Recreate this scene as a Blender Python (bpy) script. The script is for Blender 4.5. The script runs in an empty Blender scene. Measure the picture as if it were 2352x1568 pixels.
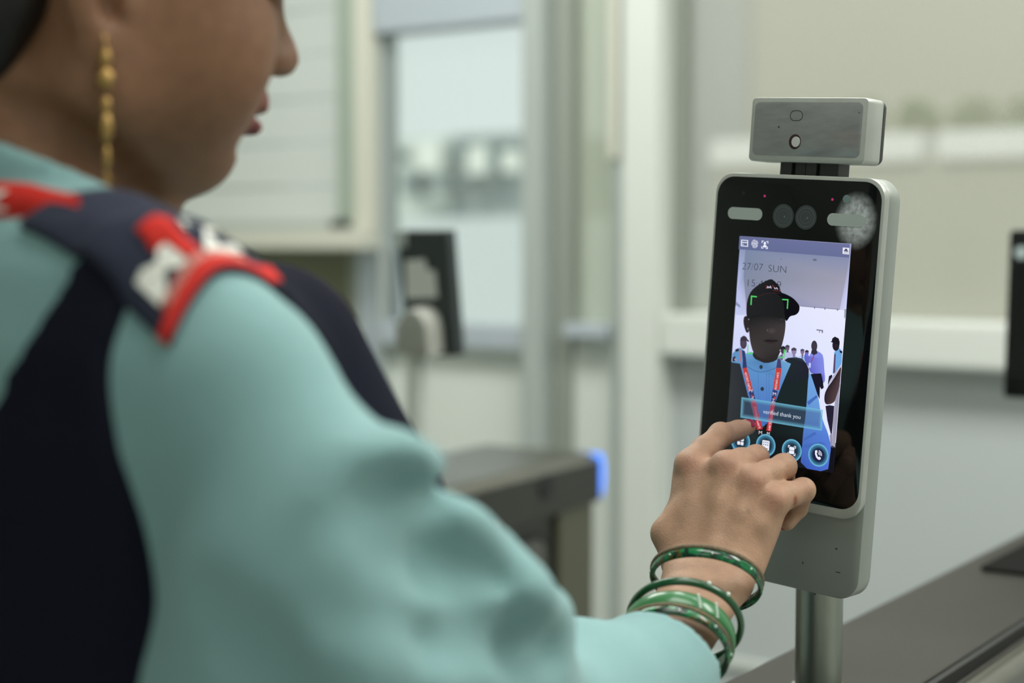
import bpy, bmesh, math, random
import numpy as np
from mathutils import Vector, Matrix
from mathutils.bvhtree import BVHTree

random.seed(7)
rng = np.random.default_rng(7)
SC = bpy.context.scene
COL = SC.collection
R = math.radians

# ------------------------------------------------------------------ camera
F_PX = 3600.0
PITCH = math.atan((784 - 550) / F_PX)
EYE = Vector((0.0, 0.0, 1.40))
cam_d = bpy.data.cameras.new('camera')
cam = bpy.data.objects.new('camera', cam_d)
COL.objects.link(cam)
cam.location = EYE
cam.rotation_euler = (math.pi / 2 - PITCH, 0, 0)
cam_d.sensor_width = 36.0
cam_d.lens = 36.0 * F_PX / 2352
cam_d.clip_start = 0.02
cam_d.clip_end = 300
cam_d.dof.use_dof = True
cam_d.dof.focus_distance = 1.085
cam_d.dof.aperture_fstop = 3.2
cam_d.dof.aperture_blades = 0
SC.camera = cam

# ------------------------------------------------------------------ world, light, exposure
w = bpy.data.worlds.new('sky')
SC.world = w
w.use_nodes = True
bg = w.node_tree.nodes['Background']
bg.inputs[0].default_value = (0.86, 0.93, 0.95, 1)
bg.inputs[1].default_value = 1.05
sun_d = bpy.data.lights.new('hazy_sun', 'SUN')
sun_d.energy = 2.0
sun_d.angle = R(12)
sun_d.color = (1.0, 0.97, 0.92)
sun = bpy.data.objects.new('hazy_sun', sun_d)
COL.objects.link(sun)
sun.rotation_euler = Vector((math.sin(R(35)) * .7, math.cos(R(35)) * .7, -.72)).to_track_quat('-Z', 'Y').to_euler()

SC.view_settings.view_transform = 'Standard'
SC.view_settings.look = 'None'
SC.view_settings.exposure = 0.0
SC.view_settings.gamma = 1.0
SC.view_settings.use_curve_mapping = False

WALL_ANG = R(35)                     # the building is turned 35 degrees from the camera's axis
PX = Vector((math.sin(WALL_ANG), math.cos(WALL_ANG), 0))   # walking direction
QX = Vector((math.cos(WALL_ANG), -math.sin(WALL_ANG), 0))  # along the far wall, to the right
UP = Vector((0, 0, 1))
P_WALL = 3.6 * math.cos(WALL_ANG)
CEIL = 2.75


def room(p, q, z):
    return PX * p + QX * q + UP * z


def area(name, p, q, size_p, size_q, power, color=(1, 1, 1)):
    ld = bpy.data.lights.new(name, 'AREA')
    ld.shape = 'RECTANGLE'
    ld.size = size_q
    ld.size_y = size_p
    ld.energy = power
    ld.color = color
    o = bpy.data.objects.new(name, ld)
    COL.objects.link(o)
    o.location = room(p, q, CEIL - 0.03)
    o.rotation_euler = (0, 0, -WALL_ANG)
    return o


LIGHT_SPOTS = [(2.0, -2.1, 19), (2.0, -0.6, 22), (2.0, 0.9, 26), (0.7, -0.2, 8), (0.7, 1.4, 2), (-1.2, 0.2, 4)]  # first spot is an unseen lamp added to brighten the counter window
for (p_, q_, e_) in LIGHT_SPOTS:
    area('ceiling_lamp_light', p_, q_, 0.55, 1.1, e_, (1.0, 1.0, 0.97))


# ------------------------------------------------------------------ pixel helpers (rays of the photograph)
CP, SP = math.cos(PITCH), math.sin(PITCH)


def ray(px, py):
    dx, dz = (px - 1176) / F_PX, -(py - 784) / F_PX
    return Vector((dx, CP + dz * SP, dz * CP - SP))


def at(px, py, y):
    d = ray(px, py)
    return EYE + d * (y / d.y)


def proj(P):
    v = Vector(P) - EYE
    y = v.y * CP - v.z * SP
    z = v.z * CP + v.y * SP
    return (1176 + F_PX * v.x / y, 784 - F_PX * z / y)


def on_plane(px, py, o, n):
    d = ray(px, py)
    return EYE + d * ((o - EYE).dot(n) / d.dot(n))


# ------------------------------------------------------------------ colours, materials
def lin(c):
    return tuple(((x / 255) / 12.92 if x / 255 <= 0.04045 else ((x / 255 + 0.055) / 1.055) ** 2.4) for x in c[:3])


def mat(name, rgb=(128, 128, 128), rough=0.5, metal=0.0, bump=0.0, bump_scale=200, vary=0.0, vary_scale=8,
        attr=False, sss=0.0, coat=0.0, sheen=0.0, trans=0.0, spec=0.5, aniso=0.0, stretch=None, emit=None, emit_s=0.0):
    m = bpy.data.materials.new(name)
    m.use_nodes = True
    nt = m.node_tree
    b = nt.nodes['Principled BSDF']
    c = lin(rgb) + (1,)
    b.inputs['Base Color'].default_value = c
    b.inputs['Roughness'].default_value = rough
    b.inputs['Metallic'].default_value = metal
    b.inputs['Specular IOR Level'].default_value = spec
    b.inputs['Coat Weight'].default_value = coat
    b.inputs['Sheen Weight'].default_value = sheen
    b.inputs['Transmission Weight'].default_value = trans
    b.inputs['Anisotropic'].default_value = aniso
    if emit:
        b.inputs['Emission Color'].default_value = lin(emit) + (1,)
        b.inputs['Emission Strength'].default_value = emit_s
    if sss:
        b.inputs['Subsurface Weight'].default_value = sss
        b.inputs['Subsurface Radius'].default_value = (0.010, 0.004, 0.002)
        b.inputs['Subsurface Scale'].default_value = 0.4
    tc = nt.nodes.new('ShaderNodeTexCoord')
    src = tc.outputs['Object']
    if stretch:
        mp = nt.nodes.new('ShaderNodeMapping')
        mp.inputs['Scale'].default_value = stretch
        nt.links.new(src, mp.inputs[0])
        src = mp.outputs[0]
    col_out = None
    if attr:
        a = nt.nodes.new('ShaderNodeAttribute')
        a.attribute_name = 'Col'
        col_out = a.outputs['Color']
        nt.links.new(col_out, b.inputs['Base Color'])
    if vary:
        n = nt.nodes.new('ShaderNodeTexNoise')
        n.inputs['Scale'].default_value = vary_scale
        n.inputs['Detail'].default_value = 5
        nt.links.new(src, n.inputs['Vector'])
        r = nt.nodes.new('ShaderNodeMapRange')
        r.inputs[1].default_value = 0.3
        r.inputs[2].default_value = 0.7
        r.inputs[3].default_value = 1 - vary
        r.inputs[4].default_value = 1 + vary
        nt.links.new(n.outputs['Fac'], r.inputs[0])
        mx = nt.nodes.new('ShaderNodeMix')
        mx.data_type = 'RGBA'
        mx.blend_type = 'MULTIPLY'
        mx.inputs[0].default_value = 1
        if col_out:
            nt.links.new(col_out, mx.inputs[6])
        else:
            mx.inputs[6].default_value = c
        nt.links.new(r.outputs[0], mx.inputs[7])
        nt.links.new(mx.outputs[2], b.inputs['Base Color'])
    if bump:
        n = nt.nodes.new('ShaderNodeTexNoise')
        n.inputs['Scale'].default_value = bump_scale
        n.inputs['Detail'].default_value = 6
        nt.links.new(src, n.inputs['Vector'])
        bp = nt.nodes.new('ShaderNodeBump')
        bp.inputs['Strength'].default_value = bump
        bp.inputs['Distance'].default_value = 0.001
        nt.links.new(n.outputs['Fac'], bp.inputs['Height'])
        nt.links.new(bp.outputs[0], b.inputs['Normal'])
    return m


def emit_attr(name, strength=1.0, alpha=False):
    m = bpy.data.materials.new(name)
    m.use_nodes = True
    nt = m.node_tree
    nt.nodes.clear()
    out = nt.nodes.new('ShaderNodeOutputMaterial')
    a = nt.nodes.new('ShaderNodeAttribute')
    a.attribute_name = 'Col'
    e = nt.nodes.new('ShaderNodeEmission')
    e.inputs[1].default_value = strength
    nt.links.new(a.outputs['Color'], e.inputs[0])
    last = e.outputs[0]
    if alpha:
        t = nt.nodes.new('ShaderNodeBsdfTransparent')
        mx = nt.nodes.new('ShaderNodeMixShader')
        nt.links.new(a.outputs['Alpha'], mx.inputs[0])
        nt.links.new(t.outputs[0], mx.inputs[1])
        nt.links.new(last, mx.inputs[2])
        last = mx.outputs[0]
    nt.links.new(last, out.inputs[0])
    return m


def glass_film(name, rgb, cover, haze_rough=0.1):
    """a window pane: clear glass with a dull film over part of it"""
    m = bpy.data.materials.new(name)
    m.use_nodes = True
    nt = m.node_tree
    nt.nodes.clear()
    out = nt.nodes.new('ShaderNodeOutputMaterial')
    t = nt.nodes.new('ShaderNodeBsdfTransparent')
    t.inputs[0].default_value = (0.93, 0.96, 0.93, 1)
    d = nt.nodes.new('ShaderNodeBsdfDiffuse')
    d.inputs[0].default_value = lin(rgb) + (1,)
    tr = nt.nodes.new('ShaderNodeBsdfTranslucent')
    tr.inputs[0].default_value = lin(rgb) + (1,)
    m0 = nt.nodes.new('ShaderNodeMixShader')
    m0.inputs[0].default_value = 0.4
    nt.links.new(d.outputs[0], m0.inputs[1])
    nt.links.new(tr.outputs[0], m0.inputs[2])
    g = nt.nodes.new('ShaderNodeBsdfGlossy')
    g.inputs['Roughness'].default_value = haze_rough
    m1 = nt.nodes.new('ShaderNodeMixShader')
    m1.inputs[0].default_value = cover
    nt.links.new(t.outputs[0], m1.inputs[1])
    nt.links.new(m0.outputs[0], m1.inputs[2])
    fr = nt.nodes.new('ShaderNodeFresnel')
    fr.inputs[0].default_value = 1.45
    m2 = nt.nodes.new('ShaderNodeMixShader')
    nt.links.new(fr.outputs[0], m2.inputs[0])
    nt.links.new(m1.outputs[0], m2.inputs[1])
    nt.links.new(g.outputs[0], m2.inputs[2])
    nt.links.new(m2.outputs[0], out.inputs[0])
    return m


# ------------------------------------------------------------------ object helpers
WLOC = {}


def thing(name, label, cat, loc, group=None):
    o = bpy.data.objects.new(name, None)
    o.empty_display_size = 0.05
    COL.objects.link(o)
    o.location = loc
    o['label'] = label
    o['category'] = cat
    if group:
        o['group'] = group
    WLOC[o.name] = Vector(loc)
    return o


def obj(name, verts, faces, material, parent=None, smooth=False, cols=None, label=None, kind=None):
    """link one mesh object; verts are world positions"""
    me = bpy.data.meshes.new(name)
    base = WLOC[parent.name] if parent is not None else Vector((0, 0, 0))
    v = np.asarray(verts, dtype=np.float64).reshape(-1, 3) - np.array(base)
    me.from_pydata(v.tolist() if len(v) < 40000 else v, [], faces if not isinstance(faces, np.ndarray) else faces.tolist())
    if smooth:
        me.polygons.foreach_set('use_smooth', np.ones(len(me.polygons), dtype=bool))
    if cols is not None:
        ca = me.color_attributes.new('Col', 'FLOAT_COLOR', 'POINT')
        c = np.ones((len(v), 4), dtype=np.float32)
        cc = np.asarray(cols, dtype=np.float32)
        c[:, :cc.shape[1]] = cc
        ca.data.foreach_set('color', c.ravel())
    if material:
        me.materials.append(material)
    me.update()
    o = bpy.data.objects.new(name, me)
    COL.objects.link(o)
    if parent is not None:
        o.parent = parent
    WLOC[o.name] = base.copy()
    if label:
        o['label'] = label
    if kind:
        o['kind'] = kind
    return o


def tag(o, label, cat, group=None):
    o['label'] = label
    o['category'] = cat
    if group:
        o['group'] = group
    return o


class MB:
    """collects shapes; build() links them as one mesh"""

    def __init__(self):
        self.v, self.f, self.c = [], [], []

    def add(self, vs, fs, col=None):
        b = len(self.v)
        self.v += [tuple(x) for x in vs]
        self.f += [tuple(i + b for i in f) for f in fs]
        if col is not None:
            self.c += [tuple(col)] * len(vs) if not isinstance(col[0], (tuple, list)) else [tuple(x) for x in col]
        return self

    def box(self, o, ax, ay, az, x0, x1, y0, y1, z0, z1, bev=0.0):
        if bev <= 0:
            vs = [o + ax * x + ay * y + az * z for z in (z0, z1) for y in (y0, y1) for x in (x0, x1)]
            fs = [(0, 2, 3, 1), (4, 5, 7, 6), (0, 1, 5, 4), (2, 6, 7, 3), (0, 4, 6, 2), (1, 3, 7, 5)]
            if ax.cross(ay).dot(az) < 0:
                fs = [f[::-1] for f in fs]
            return self.add(vs, fs)
        bm = bmesh.new()
        bmesh.ops.create_cube(bm, size=1)
        for vv in bm.verts:
            vv.co = Vector((x0 + (vv.co.x + .5) * (x1 - x0), y0 + (vv.co.y + .5) * (y1 - y0), z0 + (vv.co.z + .5) * (z1 - z0)))
        bmesh.ops.bevel(bm, geom=bm.edges[:], offset=bev, segments=2, affect='EDGES', profile=0.6)
        bm.verts.index_update()
        flip = ax.cross(ay).dot(az) < 0
        vs = [o + ax * p.co.x + ay * p.co.y + az * p.co.z for p in bm.verts]
        fs = [tuple(q.index for q in f.verts)[::(-1 if flip else 1)] for f in bm.faces]
        bm.free()
        return self.add(vs, fs)

    def tube(self, pts, rads, n=20, cap=True, up=None, flat=1.0, closed=False):
        pts = [Vector(p) for p in pts]
        if not hasattr(rads, '__len__'):
            rads = [rads] * len(pts)
        ref = up or Vector((0, 0, 1))
        rings = []
        N = len(pts)
        for i, p in enumerate(pts):
            if closed:
                t = (pts[(i + 1) % N] - pts[i - 1]).normalized()
            else:
                t = (pts[min(i + 1, N - 1)] - pts[max(i - 1, 0)]).normalized()
            a = t.cross(ref)
            if a.length < 1e-4:
                a = t.cross(Vector((1, 0.1, 0)))
            a.normalize()
            b = a.cross(t).normalized()
            rings.append([p + (a * math.cos(2 * math.pi * k / n) + b * math.sin(2 * math.pi * k / n) * flat) * rads[i] for k in range(n)])
        vs = [q for r in rings for q in r]
        fs = []
        last = N if closed else N - 1
        for i in range(last):
            i2 = (i + 1) % N
            for k in range(n):
                k2 = (k + 1) % n
                fs.append((i * n + k, i2 * n + k, i2 * n + k2, i * n + k2))
        if cap and not closed:
            fs.append(tuple(range(n)))
            fs.append(tuple((N - 1) * n + k for k in range(n))[::-1])
        return self.add(vs, fs)

    def prism(self, outline, o, ax, ay, az, n0, n1, bev0=0.0, bev1=0.0, centre=None):
        """outline: (x, y) loop; extruded along az from n0 to n1, bevelled by insetting towards the loop's inside"""
        pts = np.array(outline, dtype=float)
        area2 = np.sum(pts[:, 0] * np.roll(pts[:, 1], -1) - np.roll(pts[:, 0], -1) * pts[:, 1])
        if area2 < 0:
            pts = pts[::-1]
        nx = np.roll(pts, -1, 0) - np.roll(pts, 1, 0)
        nrm = np.stack([-nx[:, 1], nx[:, 0]], 1)
        nrm /= np.linalg.norm(nrm, axis=1)[:, None] + 1e-12
        layers = []
        steps = [(0, 1), (0.3, 0.3), (1, 0)] if True else []
        if bev0:
            layers += [(n0, bev0), (n0 + bev0 * .3, bev0 * .3), (n0 + bev0, 0)]
        else:
            layers += [(n0, 0)]
        if bev1:
            layers += [(n1 - bev1, 0), (n1 - bev1 * .3, bev1 * .3), (n1, bev1)]
        else:
            layers += [(n1, 0)]
        M = len(pts)
        vs, fs = [], []
        for (z, ins) in layers:
            q = pts + nrm * ins
            vs += [o + ax * a + ay * b + az * z for a, b in q]
        for L in range(len(layers) - 1):
            for k in range(M):
                k2 = (k + 1) % M
                fs.append((L * M + k, L * M + k2, (L + 1) * M + k2, (L + 1) * M + k))
        fs.append(tuple(range(M))[::-1])
        fs.append(tuple((len(layers) - 1) * M + k for k in range(M)))
        if ax.cross(ay).dot(az) < 0:
            fs = [f[::-1] for f in fs]
        return self.add(vs, fs)

    def disc(self, c, ax, ay, rx, ry=None, n=32, col=None):
        ry = ry or rx
        vs = [c] + [c + ax * rx * math.cos(2 * math.pi * k / n) + ay * ry * math.sin(2 * math.pi * k / n) for k in range(n)]
        return self.add(vs, [(0, 1 + k, 1 + (k + 1) % n) for k in range(n)], col)

    def ring(self, c, ax, ay, r0, r1, n=40, col=None):
        vs = [c + (ax * math.cos(2 * math.pi * k / n) + ay * math.sin(2 * math.pi * k / n)) * r for r in (r0, r1) for k in range(n)]
        return self.add(vs, [(k, n + k, n + (k + 1) % n, (k + 1) % n) for k in range(n)], col)

    def ball(self, c, rx, ry=None, rz=None, ax=None, ay=None, az=None, n=16):
        ry = ry or rx
        rz = rz or rx
        ax, ay, az = ax or Vector((1, 0, 0)), ay or Vector((0, 1, 0)), az or Vector((0, 0, 1))
        m = n // 2
        vs, fs = [], []
        for i in range(m + 1):
            th = math.pi * i / m
            for k in range(n):
                ph = 2 * math.pi * k / n
                vs.append(c + ax * rx * math.sin(th) * math.cos(ph) + ay * ry * math.sin(th) * math.sin(ph) + az * rz * math.cos(th))
        for i in range(m):
            for k in range(n):
                k2 = (k + 1) % n
                fs.append((i * n + k, (i + 1) * n + k, (i + 1) * n + k2, i * n + k2))
        return self.add(vs, fs)

    def build(self, name, material, parent=None, smooth=False, label=None, kind=None):
        return obj(name, self.v, self.f, material, parent, smooth, self.c if self.c and len(self.c) == len(self.v) else None, label, kind)


def shade_auto(o, deg=35):
    me = o.data
    me.polygons.foreach_set('use_smooth', np.ones(len(me.polygons), dtype=bool))
    bm = bmesh.new()
    bm.from_mesh(me)
    lim = R(deg)
    for e in bm.edges:
        if len(e.link_faces) == 2 and e.calc_face_angle(0) > lim:
            e.smooth = False
    bm.to_mesh(me)
    bm.free()
    return o


def rrect(x0, x1, y0, y1, r, n=8):
    pts = []
    for (cx, cy, a0) in ((x1 - r, y1 - r, 0), (x0 + r, y1 - r, 90), (x0 + r, y0 + r, 180), (x1 - r, y0 + r, 270)):
        for k in range(n + 1):
            a = R(a0 + 90 * k / n)
            pts.append((cx + r * math.cos(a), cy + r * math.sin(a)))
    return pts


TEXT_CACHE = {}


def text_mesh(body, fat=0.0):
    """triangulated letters in a unit box: verts (x 0..aspect, y 0..1), faces"""
    if (body, fat) in TEXT_CACHE:
        return TEXT_CACHE[(body, fat)]
    cu = bpy.data.curves.new('lettering', 'FONT')
    cu.body = body
    cu.offset = fat
    cu.resolution_u = 4
    o = bpy.data.objects.new('lettering', cu)
    COL.objects.link(o)
    dg = bpy.context.evaluated_depsgraph_get()
    me = bpy.data.meshes.new_from_object(o.evaluated_get(dg))
    v = np.array([tuple(p.co) for p in me.vertices])
    f = [tuple(p.vertices) for p in me.polygons]
    bpy.data.objects.remove(o)
    bpy.data.curves.remove(cu)
    bpy.data.meshes.remove(me)
    TEXT_CACHE[(body, fat)] = (v, f)
    return v, f


# ------------------------------------------------------------------ signed distance modelling
class Field:
    def __init__(self, xs, ys, zs):
        self.x, self.y, self.z = [np.asarray(a, dtype=np.float32) for a in (xs, ys, zs)]
        self.d = np.full((len(self.x), len(self.y), len(self.z)), 1.0, dtype=np.float32)

    def sub(self, lo, hi):
        s = []
        for a, l, h in ((self.x, lo[0], hi[0]), (self.y, lo[1], hi[1]), (self.z, lo[2], hi[2])):
            i0, i1 = np.searchsorted(a, l), np.searchsorted(a, h)
            if i1 <= i0:
                return None
            s.append(slice(i0, i1))
        s = tuple(s)
        return s, (self.x[s[0]][:, None, None], self.y[s[1]][None, :, None], self.z[s[2]][None, None, :])

    def put(self, fn, lo, hi, k=0.0, mode='add'):
        m = k + 0.008
        r = self.sub([a - m for a in lo], [a + m for a in hi])
        if r is None:
            return
        s, (X, Y, Z) = r
        b = fn(X, Y, Z).astype(np.float32)
        a = self.d[s]
        if mode == 'add':
            d = np.minimum(a, b)
            if k > 0:
                h = np.maximum(k - np.abs(a - b), 0) / k
                d = d - h * h * (k * 0.25)
        else:
            b = -b
            d = np.maximum(a, b)
            if k > 0:
                h = np.maximum(k - np.abs(a - b), 0) / k
                d = d + h * h * (k * 0.25)
        self.d[s] = d

    def cap(self, a, b, ra, rb, k=0.0, mode='add'):
        a, b = np.array(a, dtype=np.float32), np.array(b, dtype=np.float32)
        ba = b - a
        L2 = float(ba @ ba) + 1e-12
        rm = max(ra, rb)

        def fn(X, Y, Z):
            px, py, pz = X - a[0], Y - a[1], Z - a[2]
            t = np.clip((px * ba[0] + py * ba[1] + pz * ba[2]) / L2, 0, 1)
            return np.sqrt((px - t * ba[0]) ** 2 + (py - t * ba[1]) ** 2 + (pz - t * ba[2]) ** 2) - (ra + (rb - ra) * t)
        self.put(fn, np.minimum(a, b) - rm, np.maximum(a, b) + rm, k, mode)

    def chain(self, pts, rads, k=0.0, mode='add'):
        for i in range(len(pts) - 1):
            self.cap(pts[i], pts[i + 1], rads[i], rads[i + 1], k, mode)

    def ell(self, c, axes, rad, k=0.0, mode='add'):
        c = np.array(c, dtype=np.float32)
        A = [np.array(a, dtype=np.float32) for a in axes]
        rm = max(rad)

        def fn(X, Y, Z):
            px, py, pz = X - c[0], Y - c[1], Z - c[2]
            q0 = q1 = 0
            for a_, r_ in zip(A, rad):
                l = px * a_[0] + py * a_[1] + pz * a_[2]
                q0 = q0 + (l / r_) ** 2
                q1 = q1 + (l / (r_ * r_)) ** 2
            q0 = np.sqrt(q0)
            return q0 * (q0 - 1) / (np.sqrt(q1) + 1e-9)
        self.put(fn, c - rm, c + rm, k, mode)

    def mesh(self, smooth_it=0):
        d = self.d
        s = d < 0
        c = s[:-1, :-1, :-1].astype(np.uint8)
        for (i, j, k) in ((1, 0, 0), (0, 1, 0), (0, 0, 1), (1, 1, 0), (1, 0, 1), (0, 1, 1), (1, 1, 1)):
            c = c + s[i:s.shape[0] - 1 + i, j:s.shape[1] - 1 + j, k:s.shape[2] - 1 + k]
        act = (c > 0) & (c < 8)
        ci, cj, ck = np.nonzero(act)
        n = len(ci)
        idx = np.full(act.shape, -1, dtype=np.int32)
        idx[ci, cj, ck] = np.arange(n)
        P = np.zeros((n, 3))
        cnt = np.zeros(n)
        corner = lambda a: d[ci + a[0], cj + a[1], ck + a[2]].astype(np.float64)
        for ax in range(3):
            for u in (0, 1):
                for v in (0, 1):
                    a = [0, 0, 0]
                    o2 = [q for q in range(3) if q != ax]
                    a[o2[0]], a[o2[1]] = u, v
                    b = list(a)
                    b[ax] = 1
                    da, db = corner(a), corner(b)
                    cr = (da < 0) != (db < 0)
                    t = np.where(cr, da / np.where(cr, da - db, 1), 0)
                    pos = np.zeros((n, 3))
                    for q, arr, base in ((0, self.x, ci), (1, self.y, cj), (2, self.z, ck)):
                        lo_ = arr[base + a[q]].astype(np.float64)
                        pos[:, q] = lo_ + (t * (arr[base + 1] - arr[base]) if q == ax else 0)
                    P += pos * cr[:, None]
                    cnt += cr
        P /= cnt[:, None]
        faces = []
        for ax in range(3):
            sl0 = [slice(None)] * 3
            sl1 = [slice(None)] * 3
            sl0[ax], sl1[ax] = slice(None, -1), slice(1, None)
            e = s[tuple(sl0)] != s[tuple(sl1)]
            i, j, k = np.nonzero(e)
            ok = np.ones(len(i), bool)
            o2 = [q for q in range(3) if q != ax]
            ijk = [i, j, k]
            for q in o2:
                ok &= (ijk[q] > 0) & (ijk[q] < act.shape[q])
            i, j, k = i[ok], j[ok], k[ok]
            inside = s[i, j, k]

            def cell(du, dv):
                a = [i.copy(), j.copy(), k.copy()]
                a[o2[0]] = a[o2[0]] - du
                a[o2[1]] = a[o2[1]] - dv
                return idx[a[0], a[1], a[2]]
            q4 = np.stack([cell(1, 1), cell(0, 1), cell(0, 0), cell(1, 0)], 1)
            flip = ~inside if ax != 1 else inside
            q4[flip] = q4[flip][:, ::-1]
            faces.append(q4)
        F = np.concatenate(faces)
        F = F[(F >= 0).all(1)]
        for _ in range(smooth_it):
            acc = np.zeros_like(P)
            cn = np.zeros(len(P))
            for a, b in ((0, 1), (1, 2), (2, 3), (3, 0)):
                np.add.at(acc, F[:, a], P[F[:, b]])
                np.add.at(cn, F[:, a], 1)
                np.add.at(acc, F[:, b], P[F[:, a]])
                np.add.at(cn, F[:, b], 1)
            P = P * 0.5 + 0.5 * acc / np.maximum(cn, 1)[:, None]
        return P, F


def axis_pts(*segs):
    out = []
    for a, b, st in segs:
        out.append(np.arange(a, b - st * 0.5, st))
    out.append([segs[-1][1]])
    return np.concatenate(out)


# ------------------------------------------------------------------ materials used
M = {}
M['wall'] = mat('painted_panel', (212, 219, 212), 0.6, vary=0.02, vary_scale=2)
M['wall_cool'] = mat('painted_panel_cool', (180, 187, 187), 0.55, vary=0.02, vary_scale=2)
M['frame_white'] = mat('white_aluminium', (208, 213, 207), 0.4)
M['frame_grey'] = mat('grey_aluminium', (176, 184, 180), 0.4, metal=0.2)
M['frame_dark'] = mat('gasket_and_shade_grey', (140, 147, 138), 0.6)
M['frame_beige'] = mat('beige_aluminium', (205, 206, 192), 0.45)
M['frame_blue'] = mat('bluish_aluminium', (180, 190, 198), 0.4, metal=0.2)
M['olive'] = mat('olive_board', (112, 114, 90), 0.7)
M['black_rubber'] = mat('black_rubber', (24, 26, 26), 0.6)
M['floor'] = mat('floor_tile', (188, 190, 184), 0.25, vary=0.04, vary_scale=3)
M['ceiling'] = mat('ceiling_board', (232, 234, 230), 0.8)
M['lamp'] = mat('lamp_diffuser', (255, 255, 250), 0.5, emit=(255, 255, 245), emit_s=3.0)
M['silver'] = mat('silver_paint', (158, 163, 158), 0.42, metal=0.4, bump=0.03, bump_scale=2500, vary=0.03, vary_scale=30)
M['silver_side'] = M['silver']
M['white_trim'] = mat('pale_bezel', (180, 183, 177), 0.40, metal=0.3, vary=0.05, vary_scale=60)
M['dark_plastic'] = mat('dark_plastic', (52, 53, 53), 0.45)
M['steel'] = mat('brushed_steel', (132, 130, 122), 0.32, metal=1.0, bump=0.02, bump_scale=900, vary=0.06, vary_scale=12, aniso=0.4)
M['leg'] = mat('leg_steel', (116, 116, 98), 0.42, metal=0.8)
M['door_steel'] = mat('door_steel', (118, 117, 112), 0.45, metal=.8)
M['steel_top'] = mat('dull_steel_top', (76, 75, 71), 0.48, metal=1.0, bump=0.03, bump_scale=900, vary=0.06, vary_scale=12)
M['steel_dark'] = mat('dark_brushed_steel', (92, 91, 86), 0.45, metal=1.0, bump=0.03, bump_scale=900, vary=0.06, vary_scale=12)
M['pole'] = mat('post_steel', (164, 168, 160), 0.38, metal=1.0, bump=0.015, bump_scale=400, vary=0.05, vary_scale=30)
M['gold'] = mat('gold', (186, 152, 96), 0.42, metal=1.0)
M['teal'] = mat('teal_cloth', (130, 167, 168), 0.85, bump=0.25, bump_scale=2500, sheen=0.15, vary=0.02, vary_scale=300, spec=0.2)
M['navy'] = mat('navy_cloth', (24, 26, 38), 0.95, bump=0.25, bump_scale=2200, spec=0.08)
M['strap_lit'] = mat('lit_strap_cloth', (50, 54, 70), 0.9, bump=0.25, bump_scale=2200, sheen=0.04, spec=0.12)  # strap cloth paler than the vest: light from above put into its colour
M['red'] = mat('red_cloth', (206, 50, 42), 0.8, bump=0.2, bump_scale=2500, spec=0.2)
M['white_thread'] = mat('white_thread', (232, 234, 226), 0.8, bump=0.2, bump_scale=2500)
M['pink_thread'] = mat('pale_red_thread', (214, 150, 140), 0.8)
M['hair'] = mat('black_hair', (20, 16, 15), 0.45, bump=0.4, bump_scale=700, stretch=(1, 1, 0.15))
M['skin'] = mat('skin', (170, 128, 98), 0.5, attr=True, sss=0.12, bump=0.38, bump_scale=750, vary=0.09, vary_scale=110, spec=0.35)
M['polish'] = mat('nail_polish', (150, 32, 62), 0.2, coat=0.6)
M['nail'] = mat('bare_nail', (206, 160, 140), 0.3)
M['eye'] = mat('eye_white', (225, 222, 215), 0.2)
M['trouser'] = mat('trouser_cloth', (28, 30, 40), 0.9, bump=0.2, bump_scale=1800)
M['boot'] = mat('boot_leather', (20, 19, 19), 0.4)


# ------------------------------------------------------------------ room shell
def structure(name, mb_or, material, parent=None):
    o = mb_or.build(name, material, parent)
    if parent is None:
        o['kind'] = 'structure'
        o['label'] = name.replace('_', ' ')
    return o


O0 = Vector((0, 0, 0))


def wbox(s0, s1, z0, z1, t0, t1, bev=0.0):
    """box on the far wall: s along it, z height, t out of it towards the room"""
    return MB().box(PX * P_WALL, QX, UP, -PX, s0, s1, z0, z1, t0, t1, bev)


def WS(px, py=550, t=0.0):
    """pixel -> (s, z) on the far wall (t in front of it)"""
    p = on_plane(px, py, PX * (P_WALL - t), PX)
    return p.dot(QX), p.z


Q0, Q1, P0 = -3.6, 3.0, -2.6
P_OUT = P_WALL
floor = MB().box(O0, QX, PX, UP, Q0, Q1, P0, P_WALL + 0.12, -0.1, 0)
structure('floor', floor, M['floor'])['label'] = 'pale polished floor of the hall'
structure('ceiling', MB().box(O0, QX, PX, UP, Q0, Q1, P0, P_WALL + 0.12, CEIL, CEIL + 0.1), M['ceiling'])
structure('wall_left', MB().box(O0, QX, PX, UP, Q0 - 0.1, Q0, P0, P_WALL + .12, 0, CEIL), M['wall'])
structure('wall_right', MB().box(O0, QX, PX, UP, Q1, Q1 + 0.1, P0, P_WALL + .12, 0, CEIL), M['wall'])
structure('wall_front', MB().box(O0, QX, PX, UP, Q0, Q1, P0 - 0.1, P0, 0, CEIL), M['wall'])

# key lines of the far wall (read off the photograph)
s_win_l = -3.55
s_frame_a = WS(775)[0]      # window pane ends, grey-green reveal begins
s_frame_b = WS(843)[0]      # beige jamb
s_frame_c = WS(886)[0]
s_door_l = WS(893)[0]
s_door_r = WS(1226)[0]
s_stile_b = WS(1272)[0]
s_stile_c = WS(1320)[0]
s_narrow_r = WS(1421)[0]
s_post_l = WS(1466)[0]
s_post_r = WS(1547)[0]
z_sill = WS(700, 527)[1]
z_sill_b = WS(700, 572)[1]
z_rail_t = WS(1700, 722)[1]
z_rail_b = WS(1700, 818)[1]
z_drail_t = WS(1050, 742)[1]
z_drail_b = WS(1050, 796)[1]
z_dtop = WS(1050, 66)[1]

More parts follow.
